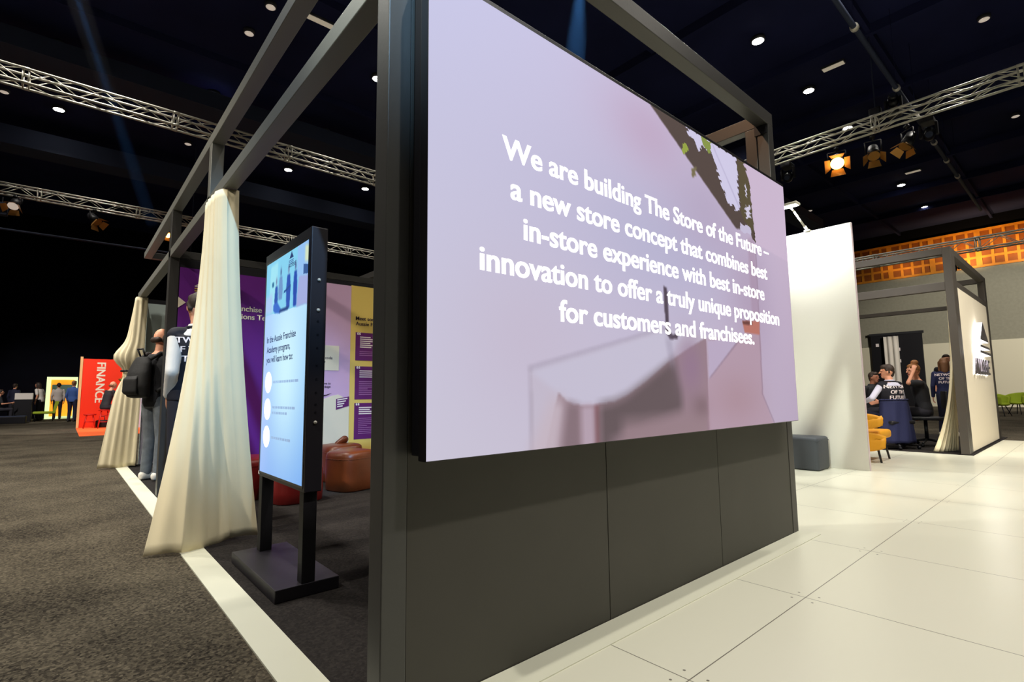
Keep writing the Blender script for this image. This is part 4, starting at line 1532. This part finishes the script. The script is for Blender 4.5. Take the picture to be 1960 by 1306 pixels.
person('person with long brown hair and navy jacket standing by the white far-booth curtain', (13.9, 2.16, .012), D(20), 1.60, top='navy', sleeve='long', vest=None, pants='navy_dark', shoes='shoe_white',
       hair=('long', 'brown_hair'), vox=.0095, text=dict(NOF, cap=.05, z=1.27), J=dict(an_l=(-.10, .14, .08), an_r=(.10, -.16, .08)))
person('person with dark hair and glasses facing the camera, behind the person in navy', (16.6, 2.52, 0), D(186), 1.82, top='tee_black', sleeve='short', pants='jeans_dark', hair=('short', 'dark_hair'), glasses=True, vox=.0095)
person('person seated far off, only the head showing beside the tall white panel', (12.6, 3.20, .012), D(250), 1.66, seated=True, skin='skin_deep', top='tee_black', sleeve='long', pants='jeans_dark', vox=.011, lean=.15)

# ---- furniture of the far booth
nj = thing('draped_coat', 'long navy coat draped over the chair of the seated person in the vest', 'coat', (10.5, 2.36, .012), D(62) - PI / 2)
rows = []
for jj in range(15):
    t = jj / 14
    row = []
    for i in range(41):
        s = i / 40 * 2 - 1
        wd = .24 + .09 * t
        a = s * 1.75
        fold = .014 * math.sin(s * 15 + 2 * t) * (t ** .6)
        row.append(Vector(((wd + fold) * math.sin(a), -(.16 + .05 * t + fold) * math.cos(a) - .03, .80 - .70 * t)))
    rows.append(row)
o = obj('body', quad_strip(rows), M['navy'], nj, True)
solid(o, .008)
bm = bmesh.new()
path(bm, [Vector(((.25) * math.sin(a), -.165 * math.cos(a) - .03, .802)) for a in [(-1.75 + 3.5 * i / 20) for i in range(21)]], .012, 8)
obj('collar', bm, M['navy'], nj, True)


def office_chair(label, loc, rz, seat_h, back=True):
    t = thing('office_chair', label, 'chair', loc, rz)
    bm = bmesh.new()
    box(bm, -.24, .24, -.2, .24, seat_h - .075, seat_h - .012, bev=.025)
    obj('seat', bm, M['black'], t, True)
    if back:
        bm = bmesh.new()
        box(bm, -.21, .21, -.30, -.265, seat_h + .12, seat_h + .42, bev=.015)
        obj('backrest', bm, M['black'], t, True)
        bm = bmesh.new()
        path(bm, [(0, -.15, seat_h - .06), (0, -.30, seat_h - .02), (0, -.31, seat_h + .2)], .016, 8)
        obj('back_bar', bm, M['black'], t, True)
    bm = bmesh.new()
    tube(bm, (0, 0, .09), (0, 0, seat_h - .07), .028, 14)
    obj('column', bm, M['black_gloss'], t, True)
    for q in range(5):
        a = 2 * PI * q / 5 + .3
        e = Vector((.32 * math.cos(a), .32 * math.sin(a), .06))
        bm = bmesh.new()
        tube(bm, (0, 0, .11), e, .022, 8, .014)
        l = obj('foot', bm, M['black'], t, True)
        bm = bmesh.new()
        tube(bm, e + Vector((-.012, 0, -.032)), e + Vector((.012, 0, -.032)), .027, 12)
        obj('castor', bm, M['black_gloss'], l, True)
    return t


office_chair('black swivel chair under the person with the auburn bun', (11.3, 2.07, .012), D(108) - PI / 2, .515)
office_chair('black chair under the seated person in the lettered vest', (10.5, 2.36, .012), D(62) - PI / 2, .475, False)
office_chair('black chair under the far seated person beside the white panel', (12.6, 3.20, .012), D(250) - PI / 2, .465, False)
tb = thing('meeting_table', 'white meeting table in the far booth behind the white panel', 'table', (11.15, 3.2, .012))
bx('tabletop', 'white_cloth', tb, -.5, .75, -.12, .7, .70, .73, bev=.006)
for x, y in ((-.45, -.08), (.7, -.08), (-.45, .65), (.7, .65)):
    bm = bmesh.new()
    tube(bm, (x, y, 0), (x, y, .70), .02, 10)
    obj('leg', bm, M['black'], tb, True)
lp = thing('laptop', 'open pale laptop on the meeting table beside the white panel edge', 'laptop', (10.95, 3.2, .744), D(35))
bx('keyboard', 'lilac_cloth', lp, -.16, .16, -.11, .11, 0, .015, bev=.004)
bm = bmesh.new()
prism(bm, [(-.16, -.112, .01), (.16, -.112, .01), (.16, -.19, .225), (-.16, -.19, .225)], (0, -.008, -.003))
obj('lid', bm, M['white_cloth'], lp)


# ---- lime tub chairs far right
def tub_chair(label, loc, rz):
    t = thing('tub_chair', label, 'chair', loc, rz, 'lime tub chairs by the far wall')
    rows = []
    for jj in range(8):
        q = jj / 7
        row = []
        for i in range(25):
            a = D(-215) + D(250) * i / 24 - D(0)
            r = .27 + .05 * q
            hgt = .40 + q * (.40 - .14 * abs(i / 12 - 1) ** 2)
            row.append(Vector((r * math.cos(a), r * math.sin(a), hgt)))
        rows.append(row)
    o = obj('backrest', quad_strip(rows), M['green_fabric'], t, True)
    solid(o, .05)
    bm = bmesh.new()
    lathe(bm, [(.20, .36), (.26, .38), (.27, .43), (.24, .46), (.05, .47)], n=24)
    obj('seat', bm, M['green_fabric'], t, True)
    for s in range(4):
        a = PI / 4 + s * PI / 2
        bm = bmesh.new()
        tube(bm, (.30 * math.cos(a), .30 * math.sin(a), 0), (.14 * math.cos(a), .14 * math.sin(a), .37), .012, 8, .018)
        obj('leg', bm, M['black'], t, True)
    return t


g1 = tub_chair('lime green tub chair just right of the sign wall, nearer of two', (24.7, 2.42, 0), D(160))
dup(g1, (26.8, 2.12, 0), D(60), 'lime green tub chair at the right edge, farther of two')
st = thing('side_table', 'low white table between the lime tub chairs at the right edge', 'table', (27.0, 1.1, 0))
bm = bmesh.new()
lathe(bm, [(.34, .50), (.35, .51), (.35, .525), (.3, .53)], n=28)
obj('tabletop', bm, M['white_cloth'], st, True)
bm = bmesh.new()
lathe(bm, [(.2, 0), (.2, .015), (.03, .03), (.03, .5)], n=20)
obj('pedestal', bm, M['white_cloth'], st, True)

# ================================================================== far left stands
rb = thing('sign_board', 'red upright sign board with pale wooden edge and vertical white letters', 'sign', (.40, 22.06, 0))
bx('board', 'red_board', rb, .05, 1.1, 0, .06, .0, 2.27)
bx('edge_post', 'wood', rb, -.02, .05, -.02, .08, 0, 2.335, bev=.006)
bx('edge_post', 'wood', rb, 1.1, 1.15, -.02, .08, 0, 2.30, bev=.006)
bm = text_bm([('FINANCE', 0, 0, None)], cap=.235, bold=.05, align='LEFT')
obj('lettering', place(bm, (.42, -.004, 2.15), (0, 0, -1), (1, 0, 0)), M['cream'], rb)
rg = thing('orange_rug', 'bright orange carpet strip in front of the red sign board', 'rug', (.40, 17.3, 0))
bx('pile', 'orange_carpet', rg, -.02, 1.8, 0, 4.7, 0.0, .008)
ct = thing('counter', 'pale counter seen between the far curtain and the red sign board', 'counter', (1.42, 20.6, .008))
bx('body', 'lilac_cloth', ct, 0, .9, 0, .8, 0, 1.28, bev=.005)
bx('countertop', 'white_cloth', ct, -.02, .92, -.02, .82, 1.281, 1.31, bev=.004)
pl = thing('potted_plant', 'small green plant on the pale counter above the far curtain tie', 'plant', (1.52, 20.75, 1.318))
bm = bmesh.new()
lathe(bm, [(.07, 0), (.09, .1), (.095, .12), (.08, .121)], n=18)
obj('pot', bm, M['white_cloth'], pl, True)
bm = bmesh.new()
for q in range(46):
    a = random.uniform(0, 2 * PI)
    e = random.uniform(.2, 1.3)
    L = random.uniform(.12, .26)
    p = Vector((.05 * math.cos(a), .05 * math.sin(a), .11))
    d = Vector((math.cos(a) * math.cos(e), math.sin(a) * math.cos(e), math.sin(e)))
    sd = d.cross(Vector((0, 0, 1))).normalized() * L * .16
    prism(bm, [p, p + d * L * .5 + sd, p + d * L, p + d * L * .5 - sd], d.cross(sd).normalized() * .003)
obj('foliage', bm, M['leaf'], pl)


def bar_stool(label, loc, h):
    t = thing('bar_stool', label, 'stool', loc, 0, 'red stools')
    bm = bmesh.new()
    lathe(bm, [(.14, h - .05), (.17, h - .03), (.17, h - .015), (.12, h - .004)], n=22)
    obj('seat', bm, M['red_paint'], t, True)
    for q in range(4):
        a = PI / 4 + q * PI / 2
        bm = bmesh.new()
        tube(bm, (.21 * math.cos(a), .21 * math.sin(a), 0), (.11 * math.cos(a), .11 * math.sin(a), h - .04), .014, 8)
        obj('leg', bm, M['red_paint'], t, True)
    for z, r in ((.2, .185), (.4, .145)):
        if z < h - .1:
            bm = bmesh.new()
            c = [(r * math.cos(PI / 4 + q * PI / 2), r * math.sin(PI / 4 + q * PI / 2), z) for q in range(5)]
            path(bm, c, .010, 6)
            obj('footrest', bm, M['red_paint'], t, True)
    return t


bar_stool('tall red stool under the person in black tee at the red sign board', (1.05, 21.2, .008), .60)
bar_stool('low red stool at the left foot of the red sign board', (.70, 21.5, .008), .46)
hb = thing('handbag', 'dark bag on the floor under the red stools', 'bag', (1.02, 21.75, .008))
bm = bmesh.new()
box(bm, -.16, .16, -.08, .08, 0, .24, bev=.04)
obj('body', bm, M['black'], hb, True)
bm = bmesh.new()
path(bm, [(-.08, 0, .22), (-.06, 0, .36), (.06, 0, .36), (.08, 0, .22)], .01, 6)
obj('handle', bm, M['black'], hb, True)

lf = thing('photo_frame_box', 'pale green edged display box glowing orange inside, far left', 'display box', (-.60, 33, 0))
bm = bmesh.new()
box(bm, 0, .15, -.3, .3, 0, 1.98)
box(bm, 1.0, 1.12, -.3, .3, 0, 1.98)
box(bm, .15, 1.0, -.3, .3, 1.86, 1.98)
box(bm, .15, 1.0, -.3, .3, 0, .10)
obj('frame', bm, M['lightbox_edge'], lf)
bx('back', 'lightbox_orange', lf, .151, .999, .2, .28, .101, 1.859)
bx('screen', 'tv_dark', lf, .2, .95, .14, .19, 1.1, 1.62)
cx = thing('display_table', 'black draped table with a white top beside the person in white', 'table', (-1.48, 29.8, 0))
bx('drape', 'black', cx, 0, .52, 0, .6, 0, .93, bev=.01)
bx('tabletop', 'white_cloth', cx, -.02, .54, -.02, .62, .931, 1.2, bev=.01)
pf = thing('stage_platform', 'low black platform on the floor at the far left edge', 'platform', (-2.9, 28.0, 0))
bx('deck', 'black', pf, 0, 1.85, 0, 1.2, 0, .27, bev=.02)
bx('deck_top', 'ceil_dark', pf, .02, 1.83, .02, 1.18, .271, .285)
lc = thing('lounge_chair', 'lime green lounge chair with low seat in front of the orange display box', 'chair', (-.85, 29.6, 0))
bx('seat', 'green_fabric', lc, -.05, .66, -.3, .3, .32, .42, bev=.03, smooth=True)
bm = bmesh.new()
prism(bm, [(.56, -.3, .40), (.66, -.3, .38), (.76, -.3, .84), (.64, -.3, .86)], (0, .6, 0))
obj('backrest', bm, M['green_fabric'], lc)
for x in (.02, .58):
    for y in (-.24, .24):
        bm = bmesh.new()
        tube(bm, (x, y, 0), (x, y, .32), .014, 8)
        obj('leg', bm, M['black'], lc, True)


# ------------------------------------------------------------------ blue streaks, built as added tubes of haze lit by added lamps
def beam(label, a, b, r0, r1, energy, dens):
    a, b = Vector(a), Vector(b)
    m = bpy.data.materials.new('haze')
    m.use_nodes = True
    nt = m.node_tree
    nt.nodes.clear()
    out = nt.nodes.new('ShaderNodeOutputMaterial')
    v = nt.nodes.new('ShaderNodeVolumeScatter')
    v.inputs['Color'].default_value = (1, 1, 1, 1)
    v.inputs['Density'].default_value = dens
    v.inputs['Anisotropy'].default_value = .0
    nt.links.new(v.outputs[0], out.inputs['Volume'])
    bm = bmesh.new()
    tube(bm, a, b, r0, 20, r1)
    o = obj('added_haze_beam', bm, m, None, True)
    tag(o, label, 'light beam')
    o['kind'] = 'stuff'
    d = (b - a).normalized()
    spot('added_beam_lamp', a - d * .3, b, energy, (.10, .38, 1), math.degrees(2 * math.atan2(r1, (b - a).length)) * 1.3, .3, .05)  # unseen lamp, added to light the haze tube
    return o


beam('slanting blue streak of added lit haze at the upper left', (-0.33, 11.94, 8.71), (1.69, 17.86, 6.01), .19, .16, 24000, .005)
beam('short blue streak of added lit haze above the big screen', (6.44, 5.43, 8.21), (7.87, 6.91, 7.69), .2, .22, 15000, .005)
